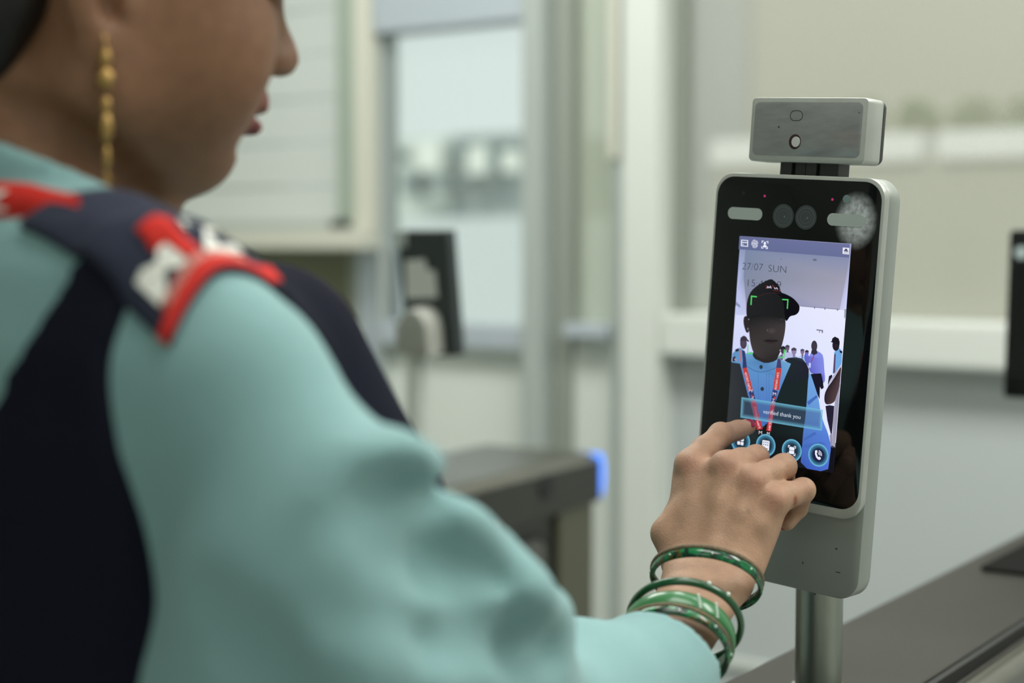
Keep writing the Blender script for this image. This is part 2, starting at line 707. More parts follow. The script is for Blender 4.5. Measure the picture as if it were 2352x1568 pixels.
# lower panels of the far wall
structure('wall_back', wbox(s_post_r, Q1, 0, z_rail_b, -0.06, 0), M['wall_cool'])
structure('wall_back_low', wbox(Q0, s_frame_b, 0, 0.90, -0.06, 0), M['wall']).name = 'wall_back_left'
structure('baseboard_back', wbox(s_post_r + .01, Q1, 0.0, 0.1, 0.0, 0.015), M['frame_grey'])
structure('trim_1', wbox(s_post_r + .01, Q1, 0.50, 0.515, 0.0, 0.012), M['frame_white'])
structure('wall_back_header', wbox(Q0, Q1, 2.42, CEIL, -0.08, 0), M['wall']).name = 'wall_back_top'
structure('trim_2', wbox(s_post_l, s_post_r, 0, CEIL, -0.03, 0.07, 0.004), M['frame_white'])['label'] = 'white aluminium post between the panes'

# window on the left
M['pane_left'] = glass_film('left_window_film', (206, 218, 208), 0.25)
M['blind'] = mat('pale_blind', (206, 212, 208), 0.7)
M['pane_right'] = glass_film('right_window_film', (224, 219, 204), 0.32)
M['pane_narrow'] = glass_film('narrow_window_film', (214, 220, 200), 0.6)
M['pane_door'] = glass_film('door_glass', (200, 208, 208), 0.06)
win1 = structure('window_1', wbox(Q0, s_frame_c, z_sill_b, z_sill, -0.05, 0.10, 0.006), M['frame_beige'])
win1['label'] = 'pale aluminium counter window left of the glass door'
wbox(s_frame_b, s_frame_c, z_sill, 2.42, -0.03, 0.05, 0.004).build('window_frame', M['frame_beige'], win1)
wbox(s_frame_a, s_frame_b, z_sill, 2.42, -0.05, 0.0, 0.003).build('window_reveal', mat('grey_green_reveal', (166, 180, 166), 0.5), win1)
wbox(Q0, s_frame_a, z_sill, 2.42, -0.04, -0.034).build('window_pane', M['pane_left'], win1)
bl_h = (2.42 - z_sill) / 9
for k_ in range(9):
    wbox(Q0, s_frame_a, z_sill + bl_h * k_, z_sill + bl_h * (k_ + 1) - 0.004, -0.03, -0.022 + .004 * (k_ % 2), 0.002).build('blind_slat', M['blind'], win1)
wbox(Q0, s_frame_a, z_sill, z_sill + 0.022, -0.034, -0.01, 0.003).build('window_bead', M['frame_grey'], win1)
a = WS(790, 512)
wbox(a[0] - .022, a[0] + .022, z_sill, z_sill + 0.022, 0.0, 0.03, 0.006).build('window_latch', M['black_rubber'], win1, label='small black latch on the sill')
z_ol_t, z_ol_b = WS(740, 592)[1], WS(740, 742)[1]
wbox(Q0, WS(812)[0], z_ol_b, z_sill_b, -0.05, -0.02).build('window_apron', M['olive'], win1, label='olive board under the sill')
wbox(WS(802)[0], WS(824)[0], z_ol_b, z_sill_b, -0.02, 0.0).build('apron_edge', M['frame_dark'], win1)
wbox(WS(824)[0], s_door_l, 0, z_sill_b, -0.05, 0.0).build('corner_panel', M['frame_blue'], win1)
wbox(Q0, WS(824)[0], 0.9, z_ol_b, -0.05, 0.0).build('lower_panel', M['frame_white'], win1)

# glazed door
door = structure('door_1', wbox(s_door_l - 0.004, s_door_r, z_dtop, z_dtop + 0.16, -0.04, 0.05, 0.004), M['frame_blue'])
door['label'] = 'glazed aluminium door with a bright view outside'
wbox(s_door_r, s_stile_b, 0, 2.42, -0.04, 0.05, 0.006).build('door_stile', M['frame_grey'], door)
wbox(s_stile_b, s_stile_c, 0, 2.42, -0.04, 0.012, 0.003).build('door_gasket', M['frame_dark'], door)
wbox(s_frame_c, s_door_l, 0, 2.42, -0.04, 0.03, 0.003).build('door_stile', M['frame_grey'], door)
wbox(s_door_l, s_door_r, z_drail_b, z_drail_t, -0.03, 0.04, 0.006).build('door_rail', M['frame_blue'], door)
wbox(s_door_l, s_door_r, 0.06, z_drail_b, -0.03, 0.004).build('door_panel', M['wall'], door)
wbox(s_door_l, s_door_r, z_drail_t, z_dtop, -0.012, -0.006).build('door_pane', M['pane_door'], door)
wbox(s_door_l, s_door_r, z_dtop + .16, 2.42, -0.04, 0.0).build('door_header', M['frame_grey'], door)

# narrow window right of the door
win2 = structure('window_2', wbox(s_narrow_r, s_post_l, 0, 2.42, -0.04, 0.03, 0.004), M['frame_grey'])
win2['label'] = 'narrow tinted window beside the white post'
z2 = WS(1370, 742)[1], WS(1370, 774)[1]
wbox(s_stile_c, s_narrow_r, z2[0], 2.42, -0.02, -0.014).build('window_pane', M['pane_narrow'], win2)
wbox(s_stile_c, s_narrow_r, z2[1], z2[0], -0.03, 0.05, 0.005).build('window_rail', M['frame_blue'], win2)
wbox(s_stile_c, s_narrow_r, 0, z2[1], -0.03, 0.0).build('window_panel', M['wall'], win2)
wbox(s_narrow_r - 0.004, s_narrow_r + 0.022, WS(1440, 365)[1], 2.42, 0.03, 0.04, 0.003).build('window_strip', M['frame_beige'], win2)

# big window on the right
win3 = structure('window_3', wbox(s_post_r, Q1, z_rail_b, z_rail_t, -0.03, 0.06, 0.008), M['frame_white'])
win3['label'] = 'wide filmed window over a white rail'
wbox(s_post_r, s_post_r + 0.025, z_rail_t, 2.42, -0.04, 0.01, 0.003).build('window_shade_edge', M['frame_dark'], win3)  # dark strip painted for the shade beside the white post
wbox(s_post_r, Q1, z_rail_t, 2.42, -0.03, -0.024).build('window_pane', M['pane_right'], win3)

# ceiling lamps (out of the picture, they light the hall)
LAMP_WHERE = ['added to brighten the counter window', 'in front of the glass door', 'in front of the wide filmed window', 'above the teal sleeve', 'above the silver terminal', 'at the rear of the hall']
for (p_, q_, e_), where_ in zip(LIGHT_SPOTS, LAMP_WHERE):
    t = thing('ceiling_light', 'white ceiling light panel ' + where_, 'ceiling light', room(p_, q_, CEIL - 0.02), 'light panels in the ceiling')
    MB().box(room(p_, q_, CEIL), QX, PX, UP, -0.58, 0.58, -0.30, 0.30, -0.02, -0.0005, 0.004).build('lamp_frame', M['frame_white'], t)
    MB().box(room(p_, q_, CEIL), QX, PX, UP, -0.55, 0.55, -0.275, 0.275, -0.026, -0.0202).build('lamp_diffuser', M['lamp'], t)

# ------------------------------------------------------------------ outside the glass
structure('ground_outside', MB().box(O0, QX, PX, UP, -25, 25, P_WALL + 0.12, 40, -0.12, -0.02), mat('concrete', (186, 192, 190), 0.8, vary=0.06, vary_scale=0.6))['label'] = 'pale concrete yard outside the glass'


def yard(px, py, p):
    return on_plane(px, py, PX * p, PX)


P_FAR = 9.0
a, b = yard(880, 440, P_FAR), yard(1700, 330, P_FAR)


def far_box(px0, px1, py0, py1, p, thick=0.4, ref=1100):
    """box whose front is at distance p; heights are those seen at column ref"""
    q0, q1 = yard(px0, 550, p).dot(QX), yard(px1, 550, p).dot(QX)
    z1, z0 = yard(ref, py0, p).z, yard(ref, py1, p).z
    return q0, q1, z0, z1


# low building beyond the yard
q0, q1, z0, z1 = far_box(700, 1420, 438, 560, P_FAR)
far = thing('low_building', 'long low pale building beyond the yard seen through the glass door', 'building', room(P_FAR, (q0 + q1) / 2, 0))
MB().box(O0, QX, PX, UP, q0, q1, P_FAR, P_FAR + 2, 0, z0 * .5 + z1 * .5).build('wall', mat('pale_render', (206, 212, 214), 0.8), far)
zz = z0 * .5 + z1 * .5
dk = mat('dark_window_glass', (128, 138, 138), 0.3)
wh = mat('white_render', (232, 236, 228), 0.8)
for (x0, x1, y0, y1, mm, nm) in ((930, 965, 392, 450, dk, 'window'), (990, 1040, 400, 440, dk, 'window'), (1060, 1085, 395, 425, dk, 'window'),
                                 (1045, 1075, 322, 372, dk, 'window'), (1128, 1150, 322, 400, dk, 'window'), (1190, 1225, 318, 350, dk, 'window'),
                                 (965, 1022, 325, 392, wh, 'wall_panel'), (1082, 1128, 335, 400, wh, 'wall_panel'), (1160, 1200, 345, 395, wh, 'wall_panel'), (890, 930, 345, 372, dk, 'window')):
    q0_, q1_, z0_, z1_ = far_box(x0, x1, y0, y1, P_FAR, ref=(x0 + x1) / 2)
    MB().box(O0, QX, PX, UP, q0_, q1_, P_FAR - 0.05, P_FAR + 0.1, z0_, z1_, 0.01).build(nm, mm, far)
q0_, q1_, z0_, z1_ = far_box(1035, 1232, 306, 420, P_FAR + .2, ref=1130)
MB().box(O0, QX, PX, UP, q0_, q1_, P_FAR + .2, P_FAR + 2, zz, z1_).build('upper_wall', mat('grey_render', (166, 174, 173), 0.8), far)
q0_, q1_, z0_, z1_ = far_box(860, 1060, 318, 420, P_FAR + .3, ref=960)
MB().box(O0, QX, PX, UP, q0_, q1_, P_FAR + .3, P_FAR + 2, zz, z1_).build('upper_wall', mat('cream_render', (206, 212, 204), 0.8), far)

# white parapet with hedge seen through the right window
P_PAR = 7.0
q0, q1, z0, z1 = far_box(1640, 2560, 308, 372, P_PAR, ref=2000)
par = thing('parapet', 'white parapet crossing the yard behind the wide window', 'wall', room(P_PAR, (q0 + q1) / 2, 0))
MB().box(O0, QX, PX, UP, q0, q1, P_PAR, P_PAR + .3, 0, z0).build('lower_wall', mat('grey_beige_render', (176, 176, 164), 0.8), par)
MB().box(O0, QX, PX, UP, q0, q0 + (q1 - q0) * .56, P_PAR - .05, P_PAR + .35, z0, z1, .01).build('coping', mat('bright_white', (252, 251, 250), 0.7), par)
MB().box(O0, QX, PX, UP, q0 + (q1 - q0) * .60, q1, P_PAR - .05, P_PAR + .35, z0, z1, .01).build('coping', bpy.data.materials['bright_white'], par)
leafm = mat('leaf_green', (92, 128, 56), 0.7, vary=0.3, vary_scale=30)
ORD = ['first', 'second', 'third', 'fourth', 'fifth']
for i in range(5):
    px = 1985 + i * 125
    c = yard(px, 300, P_PAR + .6)
    bush = thing('bush', 'rounded green bush behind the white parapet, %s from the left' % ORD[i], 'bush', Vector((c.x, c.y, 0)), 'bushes behind the parapet')
    mb = MB()
    for k in range(130):
        dv = Vector(rng.normal(size=3)).normalized() * (0.125 * rng.uniform(0.5, 1.0))
        dv.z *= 1.0
        p = c + dv + UP * 0.04
        nrm = Vector(rng.normal(size=3)).normalized()
        t1 = nrm.orthogonal().normalized() * 0.035
        t2 = nrm.cross(t1).normalized() * 0.018
        mb.add([p - t1, p + t2 + nrm * .01, p + t1, p - t2 + nrm * .01], [(0, 1, 2), (0, 2, 3)])
    mb.build('foliage', leafm, bush, kind='stuff')
    MB().tube([Vector((c.x, c.y, -0.02)), Vector((c.x + .02, c.y, .7)), c], [0.03, 0.025, 0.01], 8).build('stem', M['olive'], bush)
# tall pale facade further away
bq0, bq1 = yard(1450, 550, 12).dot(QX), yard(2900, 550, 12).dot(QX)
facade = thing('street_building', 'tall pale building standing behind the bushes', 'building', room(12, (bq0 + bq1) / 2, 0))
MB().box(O0, QX, PX, UP, bq0, bq1, 12, 14, 0, 6).build('facade', mat('facade_render', (178, 177, 164), 0.85, vary=0.03, vary_scale=0.7), facade)
MB().box(O0, QX, PX, UP, bq0 + .55, bq0 + 1.15, 11.95, 12.05, 0, 6, .01).build('pilaster', mat('cool_render', (160, 166, 168), 0.85), facade)


# ------------------------------------------------------------------ turnstiles
def turnstile(name, label, near_edge, ang, zt, l0, l1, width, top_m='steel_top', boxed=False):
    """near_edge: a point of the near upper edge; cabinet runs l0..l1 along ang, width to its left"""
    d = Vector((math.sin(ang), math.cos(ang), 0))
    n = Vector((math.cos(ang), -math.sin(ang), 0))       # towards the near side
    o = Vector((near_edge[0], near_edge[1], 0))
    t = thing(name, label, 'turnstile', o + d * (l0 + l1) / 2 - n * width / 2)
    T = zt
    MB().box(o, d, n, UP, l0, l1, -width, 0, T - 0.012, T, 0.003).build('top_plate', M[top_m], t)
    if boxed:
        MB().box(o, d, n, UP, l0, l1, -width + 0.002, 0.022, T - 0.078, T - 0.0125, 0.002).build('upper_box', M['steel_dark'], t)
        ch = MB()
        A = [(0.0005, T - 0.001), (0.0225, T - 0.0115), (0.0225, T - 0.0122), (0.0005, T - 0.0122)]
        ch.add([o + d * x + n * a_ + UP * b_ for x in (l0, l1) for a_, b_ in A], [(0, 1, 5, 4), (1, 2, 6, 5), (2, 3, 7, 6), (3, 0, 4, 7), (3, 2, 1, 0), (4, 5, 6, 7)])
        ch.build('edge_trim', M['steel'], t)
        legs = ((l0 + .02, l0 + .32), (l1 - 0.12, l1 - 0.006))
    else:
        MB().box(o, d, n, UP, l0, l1, -width + 0.002, 0.010, T - 0.066, T - 0.0125, 0.002).build('upper_box', M['steel_dark'], t)
        MB().box(o, d, n, UP, l0, l1, 0.0005, 0.006, T - 0.012, T - 0.002).build('seam', M['black_rubber'], t)
        mb = MB().tube([o + d * l0 + n * 0.024 + UP * (T - 0.022), o + d * l1 + n * 0.024 + UP * (T - 0.022)], 0.0155, 24)
        shade_auto(mb.build('edge_rail', M['steel'], t))
        legs = ((l0 + .02, l0 + .32), (l1 - 0.20, l1 - 0.006))
    for (a0, a1) in legs:
        MB().box(o, d, n, UP, a0, a1, -width - 0.004, 0.012, 0.0, T - 0.079, 0.004).build('leg_cabinet', M['leg'], t)
    MB().box(o, d, n, UP, legs[0][1] + .001, legs[1][0] - .001, -width + 0.01, 0.002, 0.06, T - 0.079).build('side_panel', M['steel_dark'], t)
    x0_, x1_ = legs[0][1] + .03, legs[1][0] - .035
    MB().prism(rrect(x0_ - .010, x1_ + .010, 0.11, T - 0.105, 0.03), o, d, UP, n, 0.0021, 0.0028).build('door_gap', M['black_rubber'], t)
    MB().prism(rrect(x0_, x1_, 0.12, T - 0.115, 0.025), o, d, UP, n, 0.0022, 0.007, 0, 0.002).build('access_door', M['door_steel'], t)
    return t, o, d, n


z_top = 1.40 - 0.345
A33 = R(35)
ne = (at(2122, 1566, 1.0) - EYE)
ne = EYE + ne * (0.345 / -ne.z)
ts1, o1, d1, n1 = turnstile('turnstile', 'dark steel turnstile cabinet under the silver face terminal', (ne.x, ne.y), A33, z_top, -0.33, 1.05, 0.128)
pp = (at(2384, 1288, 1.0) - EYE)
pp = EYE + pp * (0.345 / -pp.z)
MB().prism(rrect(-0.085, 0.085, -0.036, 0.034, 0.008), pp - UP * (pp.z - z_top) , d1, n1, UP, 0.0005, 0.004, 0, .001).build('scanner_window', mat('scanner_glass', (26, 26, 25), 0.85, spec=.05), ts1, label='black reader window')

ne2 = (at(1353, 1034, 1.0) - EYE)
ne2 = EYE + ne2 * (0.345 / -ne2.z)
z_top2 = z_top - 0.003
ts2, o2, d2, n2 = turnstile('turnstile', 'steel turnstile with a glowing blue end light, behind the teal sleeve', (ne2.x, ne2.y), R(31), z_top2, -1.35, 0.0, 0.20, 'steel', True)
# rounded luminous end cap
out = []
for k in range(13):
    a_ = R(-90 + 180 * k / 12)
    out.append((0.001 + 0.014 * math.cos(a_), -0.036 + 0.036 * math.sin(a_)))
bl = mat('blue_led_cover', (110, 165, 255), 0.3, emit=(80, 140, 255), emit_s=1.25)
vs = MB().prism([(x, y + z_top2) for x, y in out], o2, d2, UP, n2, -0.02, 0.023, .003, .003)
shade_auto(vs.build('end_light', bl, ts2, label='glowing blue end cap'))
hp = on_plane(1254, 1118, Vector((o2.x, o2.y, 0)) + n2 * 0.0222, n2)
MB().prism([(0.020 * math.cos(R(a)), 0.020 * math.sin(R(a))) for a in range(0, 360, 15)], hp, d2, UP, n2, -0.001, 0.002, 0, .001).build('sensor_eye', M['black_rubber'], ts2)
hp = on_plane(1104, 1222, Vector((o2.x, o2.y, 0)) + n2 * 0.0, n2)
MB().box(hp, d2, UP, n2, -0.014, 0.014, -0.02, 0.02, 0.0071, 0.022, .004).build('sensor_cover', M['white_trim'], ts2, label='small white sensor cover')

# ------------------------------------------------------------------ the face terminal
DY, DT, DR = R(41.0), R(1.1), R(3.5)
du = Vector((math.cos(DY), -math.sin(DY), 0))
dn = Vector((-math.sin(DY), -math.cos(DY), 0))
dv = Vector((0, 0, 1))
dn, dv = dn * math.cos(DT) + dv * math.sin(DT), dv * math.cos(DT) - dn * math.sin(DT)
du, dv = du * math.cos(DR) - dv * math.sin(DR), dv * math.cos(DR) + du * math.sin(DR)
DO = EYE + Vector((0.195, 1.112, -0.080))


def dev(u, v, n=0.0):
    """millimetres on the terminal's face -> world"""
    return DO + du * (u / 1000) + dv * (v / 1000) + dn * (n / 1000)


def dpx(px, py, n=0.0):
    p = on_plane(px, py, DO + dn * (n / 1000), dn)
    return p - DO


def duv(px, py, n=0.0):
    p = dpx(px, py, n)
    return p.dot(du) * 1000, p.dot(dv) * 1000


mm = 0.001
MU, MV, MN = du * mm, dv * mm, dn * mm
pole_c = at(1879, 1600, 1.183)
term = thing('face_terminal', 'silver face recognition terminal with a lit screen being touched by a finger', 'terminal', Vector((pole_c.x, pole_c.y, z_top + 0.2)))
shade_auto(MB().prism(rrect(-69.5, 67.6, -168.5, 125.5, 16), DO, MU, MV, MN, -25, -6, 3, .9).build('body', M['silver'], term))
fr = MB().prism(rrect(-69.5, 67.6, -111.0, 125.5, 15), DO, MU, MV, MN, -6.5, -0.3, 0, 1.1)
shade_auto(fr.build('front_frame', M['white_trim'], term))
gl = bpy.data.materials.new('black_glass')
gl.use_nodes = True
nt = gl.node_tree
b_ = nt.nodes['Principled BSDF']
b_.inputs['Roughness'].default_value = 0.06
b_.inputs['Specular IOR Level'].default_value = 0.4
tc = nt.nodes.new('ShaderNodeTexCoord')
# a greasy smudge with a bright reflection painted in, near the upper right corner of the glass
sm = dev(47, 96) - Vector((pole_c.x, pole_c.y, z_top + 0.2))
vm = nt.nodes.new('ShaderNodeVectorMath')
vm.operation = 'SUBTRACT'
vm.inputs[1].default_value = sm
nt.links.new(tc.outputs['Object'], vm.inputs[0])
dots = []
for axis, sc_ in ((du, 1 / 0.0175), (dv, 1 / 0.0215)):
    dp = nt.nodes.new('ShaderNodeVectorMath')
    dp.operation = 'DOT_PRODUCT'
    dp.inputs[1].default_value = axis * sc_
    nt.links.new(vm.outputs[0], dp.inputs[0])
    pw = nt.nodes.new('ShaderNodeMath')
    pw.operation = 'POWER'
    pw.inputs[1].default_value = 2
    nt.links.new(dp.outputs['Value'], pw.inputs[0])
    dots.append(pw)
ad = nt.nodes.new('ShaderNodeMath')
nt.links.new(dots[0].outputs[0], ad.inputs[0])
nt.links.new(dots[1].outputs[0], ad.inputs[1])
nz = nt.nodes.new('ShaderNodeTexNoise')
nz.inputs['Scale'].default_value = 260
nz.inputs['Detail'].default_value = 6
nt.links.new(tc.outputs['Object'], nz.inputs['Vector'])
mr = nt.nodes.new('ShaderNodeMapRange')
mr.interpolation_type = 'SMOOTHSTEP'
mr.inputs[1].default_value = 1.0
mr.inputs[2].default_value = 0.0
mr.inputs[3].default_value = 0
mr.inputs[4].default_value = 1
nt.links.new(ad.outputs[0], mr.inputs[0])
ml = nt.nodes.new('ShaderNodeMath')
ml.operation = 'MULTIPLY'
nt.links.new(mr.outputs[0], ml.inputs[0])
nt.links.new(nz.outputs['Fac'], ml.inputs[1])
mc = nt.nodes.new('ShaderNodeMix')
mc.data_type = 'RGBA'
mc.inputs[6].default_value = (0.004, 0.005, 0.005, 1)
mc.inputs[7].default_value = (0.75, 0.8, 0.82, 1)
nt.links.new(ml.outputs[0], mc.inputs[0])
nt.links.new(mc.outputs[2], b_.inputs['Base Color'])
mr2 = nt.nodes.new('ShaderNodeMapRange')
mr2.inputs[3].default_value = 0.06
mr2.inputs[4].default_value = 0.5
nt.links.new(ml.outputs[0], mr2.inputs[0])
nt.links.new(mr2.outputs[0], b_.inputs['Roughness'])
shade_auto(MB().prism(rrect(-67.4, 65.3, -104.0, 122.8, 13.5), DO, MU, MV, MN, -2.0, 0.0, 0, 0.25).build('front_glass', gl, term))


def small(name, px, py, r, material, n0=0.02, n1=0.12, label=None):
    u, v = duv(px, py)
    c = dev(u, v, 0)
    return MB().prism([(r * math.cos(R(a)), r * math.sin(R(a))) for a in range(0, 360, 15)], c, MU, MV, MN, n0, n1).build(name, material, term, label=label)


grey_lamp = mat('frosted_lamp', (172, 182, 178), 0.4)
for (x0, y0, x1, y1) in ((1672, 489, 1751, 492), (1900, 503, 1987, 508)):
    u0, v0 = duv(x0, y0)
    u1, v1 = duv(x1, y1)
    v_ = (v0 + v1) / 2
    MB().prism(rrect(u0, u1, v_ - 4.3, v_ + 4.3, 4.2), DO, MU, MV, MN, 0.02, 0.12).build('fill_light', grey_lamp, term)
lens_m = [mat('lens_outer', (62, 68, 70), 0.25), mat('lens_mid', (84, 92, 94), 0.2), mat('lens_inner', (58, 66, 68), 0.1, coat=.5), mat('lens_core', (92, 102, 100), 0.1)]
for cx, cy in ((1799, 496), (1851, 499)):
    u, v = duv(cx, cy)
    ln = MB().disc(dev(u, v, 0.03), MU, MV, 8.6, n=40).build('camera_lens', lens_m[0], term)
    MB().ring(dev(u, v, 0.06), MU, MV, 6.3, 6.9).build('lens_ring', lens_m[1], ln)
    MB().disc(dev(u, v, 0.05), MU, MV, 6.3, n=36).build('lens_iris', lens_m[2], ln)
    MB().disc(dev(u + 1.2, v - .4, 0.07), MU, MV, 0.9, n=16).build('lens_core', lens_m[3], ln)
    MB().ring(dev(u, v, 0.06), MU, MV, 4.2, 4.5).build('lens_ring', lens_m[1], ln)
small('microphone_hole', 1708, 443, 1.5, M['black_rubber'])
ir = mat('infrared_led', (150, 40, 90), 0.3, emit=(190, 40, 110), emit_s=0.5)
small('infrared_led', 1756.5, 450, 0.95, ir)
small('infrared_led', 1912, 458, 0.95, ir)
small('light_sensor', 1944.5, 457, 2.9, mat('sensor_glass', (118, 136, 138), 0.3))

# marks on the lower housing
dirt = mat('scuff', (52, 54, 52), 0.8)
for (px, py, ru, rv) in ((1925, 1314, 2.2, .35), (1921, 1260, 1.0, .6), (1754, 1333, .9, .9), (1872, 1364, .7, .7), (1844, 1292, .5, 1.0)):
    u, v = duv(px, py, -6)
    MB().disc(dev(u, v, -5.95), MU, MV, ru, rv, n=14).build('scuff', dirt, term)

# ---- screen: a lit picture
scr_m = emit_attr('screen_picture', 1.0)
scr_a = emit_attr('screen_overlay', 1.0, alpha=True)
LAY = [0.06]


def srgba(c):
    return lin(c) + ((c[3],) if len(c) > 3 else (1.0,))


S_ = 5.2267


def s1(x, y):
    return duv(1670 + x / S_, 530 + y / S_)


def s2(x, y):
    return duv(1660 + x / S_, 800 + y / S_)


class Pic(MB):
    def __init__(self, n):
        super().__init__()
        self.n = n

    def step(self):
        self.n += 0.01

    def poly(self, pts, cols, fm=s1, smooth=0):
        """pts in crop coordinates; cols one colour or one per point; triangulated by ear clipping"""
        uv = [fm(*p) for p in pts]
        uv = [(min(max(u, -45.0), 45.0), min(max(v, -80.0), 80.0)) for u, v in uv]
        one = not isinstance(cols[0], (tuple, list))
        cs = [srgba(cols)] * len(uv) if one else [srgba(c) for c in cols]
        for _ in range(smooth):
            q, qc = [], []
            for i in range(len(uv)):
                a, b = uv[i], uv[(i + 1) % len(uv)]
                ca, cb = cs[i], cs[(i + 1) % len(uv)]
                for w_ in (.75, .25):
                    q.append((a[0] * w_ + b[0] * (1 - w_), a[1] * w_ + b[1] * (1 - w_)))
                    qc.append(tuple(x * w_ + y * (1 - w_) for x, y in zip(ca, cb)))
            uv, cs = q, qc
        from mathutils.geometry import tessellate_polygon
        tri = tessellate_polygon([[Vector((u, v, 0)) for u, v in uv]])
        self.add([dev(u, v, self.n) for u, v in uv], self.face_up(uv, tri), cs)
        self.step()
        return self

    @staticmethod
    def face_up(uv, tri):
        out = []
        for a, b, c in tri:
            ar = (uv[b][0] - uv[a][0]) * (uv[c][1] - uv[a][1]) - (uv[c][0] - uv[a][0]) * (uv[b][1] - uv[a][1])
            out.append((a, b, c) if ar > 0 else (a, c, b))
        return out

    def oval(self, x, y, rx, ry, c_in, c_out, fm=s1, n=24, rot=0.0):
        pts = [(x, y)] + [(x + rx * math.cos(t) * math.cos(rot) - ry * math.sin(t) * math.sin(rot),
                           y + rx * math.cos(t) * math.sin(rot) + ry * math.sin(t) * math.cos(rot)) for t in np.linspace(0, 2 * math.pi, n, endpoint=False)]
        uv = [fm(*p) for p in pts]
        uv = [(min(max(u, -45.0), 45.0), min(max(v, -80.0), 80.0)) for u, v in uv]
        fs = [(0, 1 + (k + 1) % n, 1 + k) for k in range(n)]
        self.add([dev(u, v, self.n) for u, v in uv], fs, [srgba(c_in)] + [srgba(c_out)] * n)
        self.step()
        return self

    def write(self, body, p0, p1, p2, col, fm=s1, mirror=False, fat=0.0):
        """letters fitted into the box: p0 baseline left, p1 baseline right, p2 top left (crop coordinates)"""
        v, f = text_mesh(body, fat)
        v = v.copy()
        mn, mx = v.min(0), v.max(0)
        x = (v[:, 0] - mn[0]) / (mx[0] - mn[0])
        y = (v[:, 1] - 0) / 0.73
        if mirror:
            x = 1 - x
        a, b, c = [np.array(fm(*p)) for p in (p0, p1, p2)]
        uv = a + x[:, None] * (b - a) + y[:, None] * (c - a)
        self.add([dev(u, w_, self.n) for u, w_ in uv], [q[::-1] if mirror else q for q in f], [srgba(col)] * len(uv))
        self.step()
        return self


screen = obj('screen', [dev(-45, -80, .05), dev(45, -80, .05), dev(45, 80, .05), dev(-45, 80, .05)], [(0, 1, 2, 3)],
             emit_attr('screen_white', 1.0), term, cols=[srgba((24, 26, 32))] * 2 + [srgba((160, 166, 200))] * 2, label='lit portrait display')

pc = Pic(0.08)
W0 = (226, 231, 255)
pc.poly([(60, 900), (1440, 900), (1400, 1568), (50, 1568)], [(218, 222, 252), (234, 236, 255), (228, 232, 255), (206, 212, 250)])
pc.poly([(900, 140), (1480, 140), (1460, 1150), (1180, 1100), (950, 600)], W0, s2)
pc.poly([(220, 200), (1475, 290), (1420, 600), (1355, 945), (875, 905), (232, 905), (200, 560)],
        [(122, 136, 166), (132, 142, 176), (160, 158, 176), (172, 170, 196), (150, 152, 186), (140, 142, 168), (128, 138, 160)])
pc.poly([(150, 200), (222, 215), (200, 560), (232, 905), (240, 1010), (100, 1010), (115, 700)],
        [(140, 152, 190), (140, 150, 180), (150, 158, 190), (186, 192, 226), (200, 206, 240), (196, 204, 244), (186, 194, 236)])
pc.poly([(1480, 300), (1420, 600), (1352, 945), (1440, 960), (1450, 700)], [(150, 156, 190), (172, 172, 196), (196, 198, 228), (212, 218, 250), (196, 200, 238)])
pc.oval(1055, 348, 28, 16, (88, 98, 110), (120, 130, 150))
pc.oval(650, 338, 14, 6, (100, 112, 136), (126, 138, 166))
for x, y in ((1052, 920), (1176, 932), (1326, 945)):
    pc.poly([(x - 8, y - 12), (x + 8, y - 12), (x + 6, y + 14), (x - 6, y + 14)], (120, 120, 150))
pc.poly([(880, 898), (1355, 940), (1355, 948), (880, 907)], (140, 140, 168))
pc.poly([(1075, 1180), (1155, 1190), (1152, 1226), (1138, 1226), (1138, 1202), (1115, 1200), (1114, 1222), (1106, 1222), (1106, 1198), (1075, 1195)], (120, 124, 150))
for k in range(3):
    pc.poly([(108, 850 + k * 14), (160, 896 + k * 10), (158, 902 + k * 10), (106, 858 + k * 14)], (112, 118, 150))
pc.poly([(1412, 940), (1432, 940), (1420, 1050), (1408, 1040)], (140, 146, 170))
pc.poly([(60, 900), (960, 1050), (1300, 1190), (1364, 1200), (1420, 1215), (1400, 1640), (0, 1560)], (24, 26, 30), s2)
# clock text, later half covered by the cap
ink = (48, 54, 66)
pc.write('27/07', (182, 462), (428, 478), (190, 374), ink, fat=-0.018)
pc.write('SUN', (497, 488), (710, 506), (503, 400), ink, fat=-0.018)
pc.write('15:48:09', (250, 662), (648, 690), (256, 574), ink, fat=-0.018)

# the people standing behind
blue_s, blue_d = (104, 158, 210), (84, 128, 190)


def figure(x, y, s, face, cap, shirt, fm=s1, tie=None, w=1.0):
    """a small standing figure: (x, y) centre of the face, s half height of the head"""
    pc.poly([(x - 1.7 * s * w, y + 5.2 * s), (x - 1.75 * s * w, y + 2.2 * s), (x - 0.7 * s, y + 1.3 * s), (x + .7 * s, y + 1.3 * s), (x + 1.75 * s * w, y + 2.2 * s), (x + 1.7 * s * w, y + 5.2 * s)], shirt, fm)
    if tie:
        pc.poly([(x - .3 * s, y + 1.4 * s), (x + .3 * s, y + 1.4 * s), (x + .35 * s, y + 4.5 * s), (x - .35 * s, y + 4.5 * s)], tie, fm)
    pc.poly([(x - .35 * s, y + .6 * s), (x + .35 * s, y + .6 * s), (x + .4 * s, y + 1.6 * s), (x - .4 * s, y + 1.6 * s)], face, fm)
    pc.oval(x, y, .72 * s, s, face, face, fm)
    if cap:
        pc.poly([(x - .78 * s, y - .2 * s), (x - .7 * s, y - .8 * s), (x, y - 1.15 * s), (x + .7 * s, y - .8 * s), (x + .78 * s, y - .25 * s)], cap, fm)


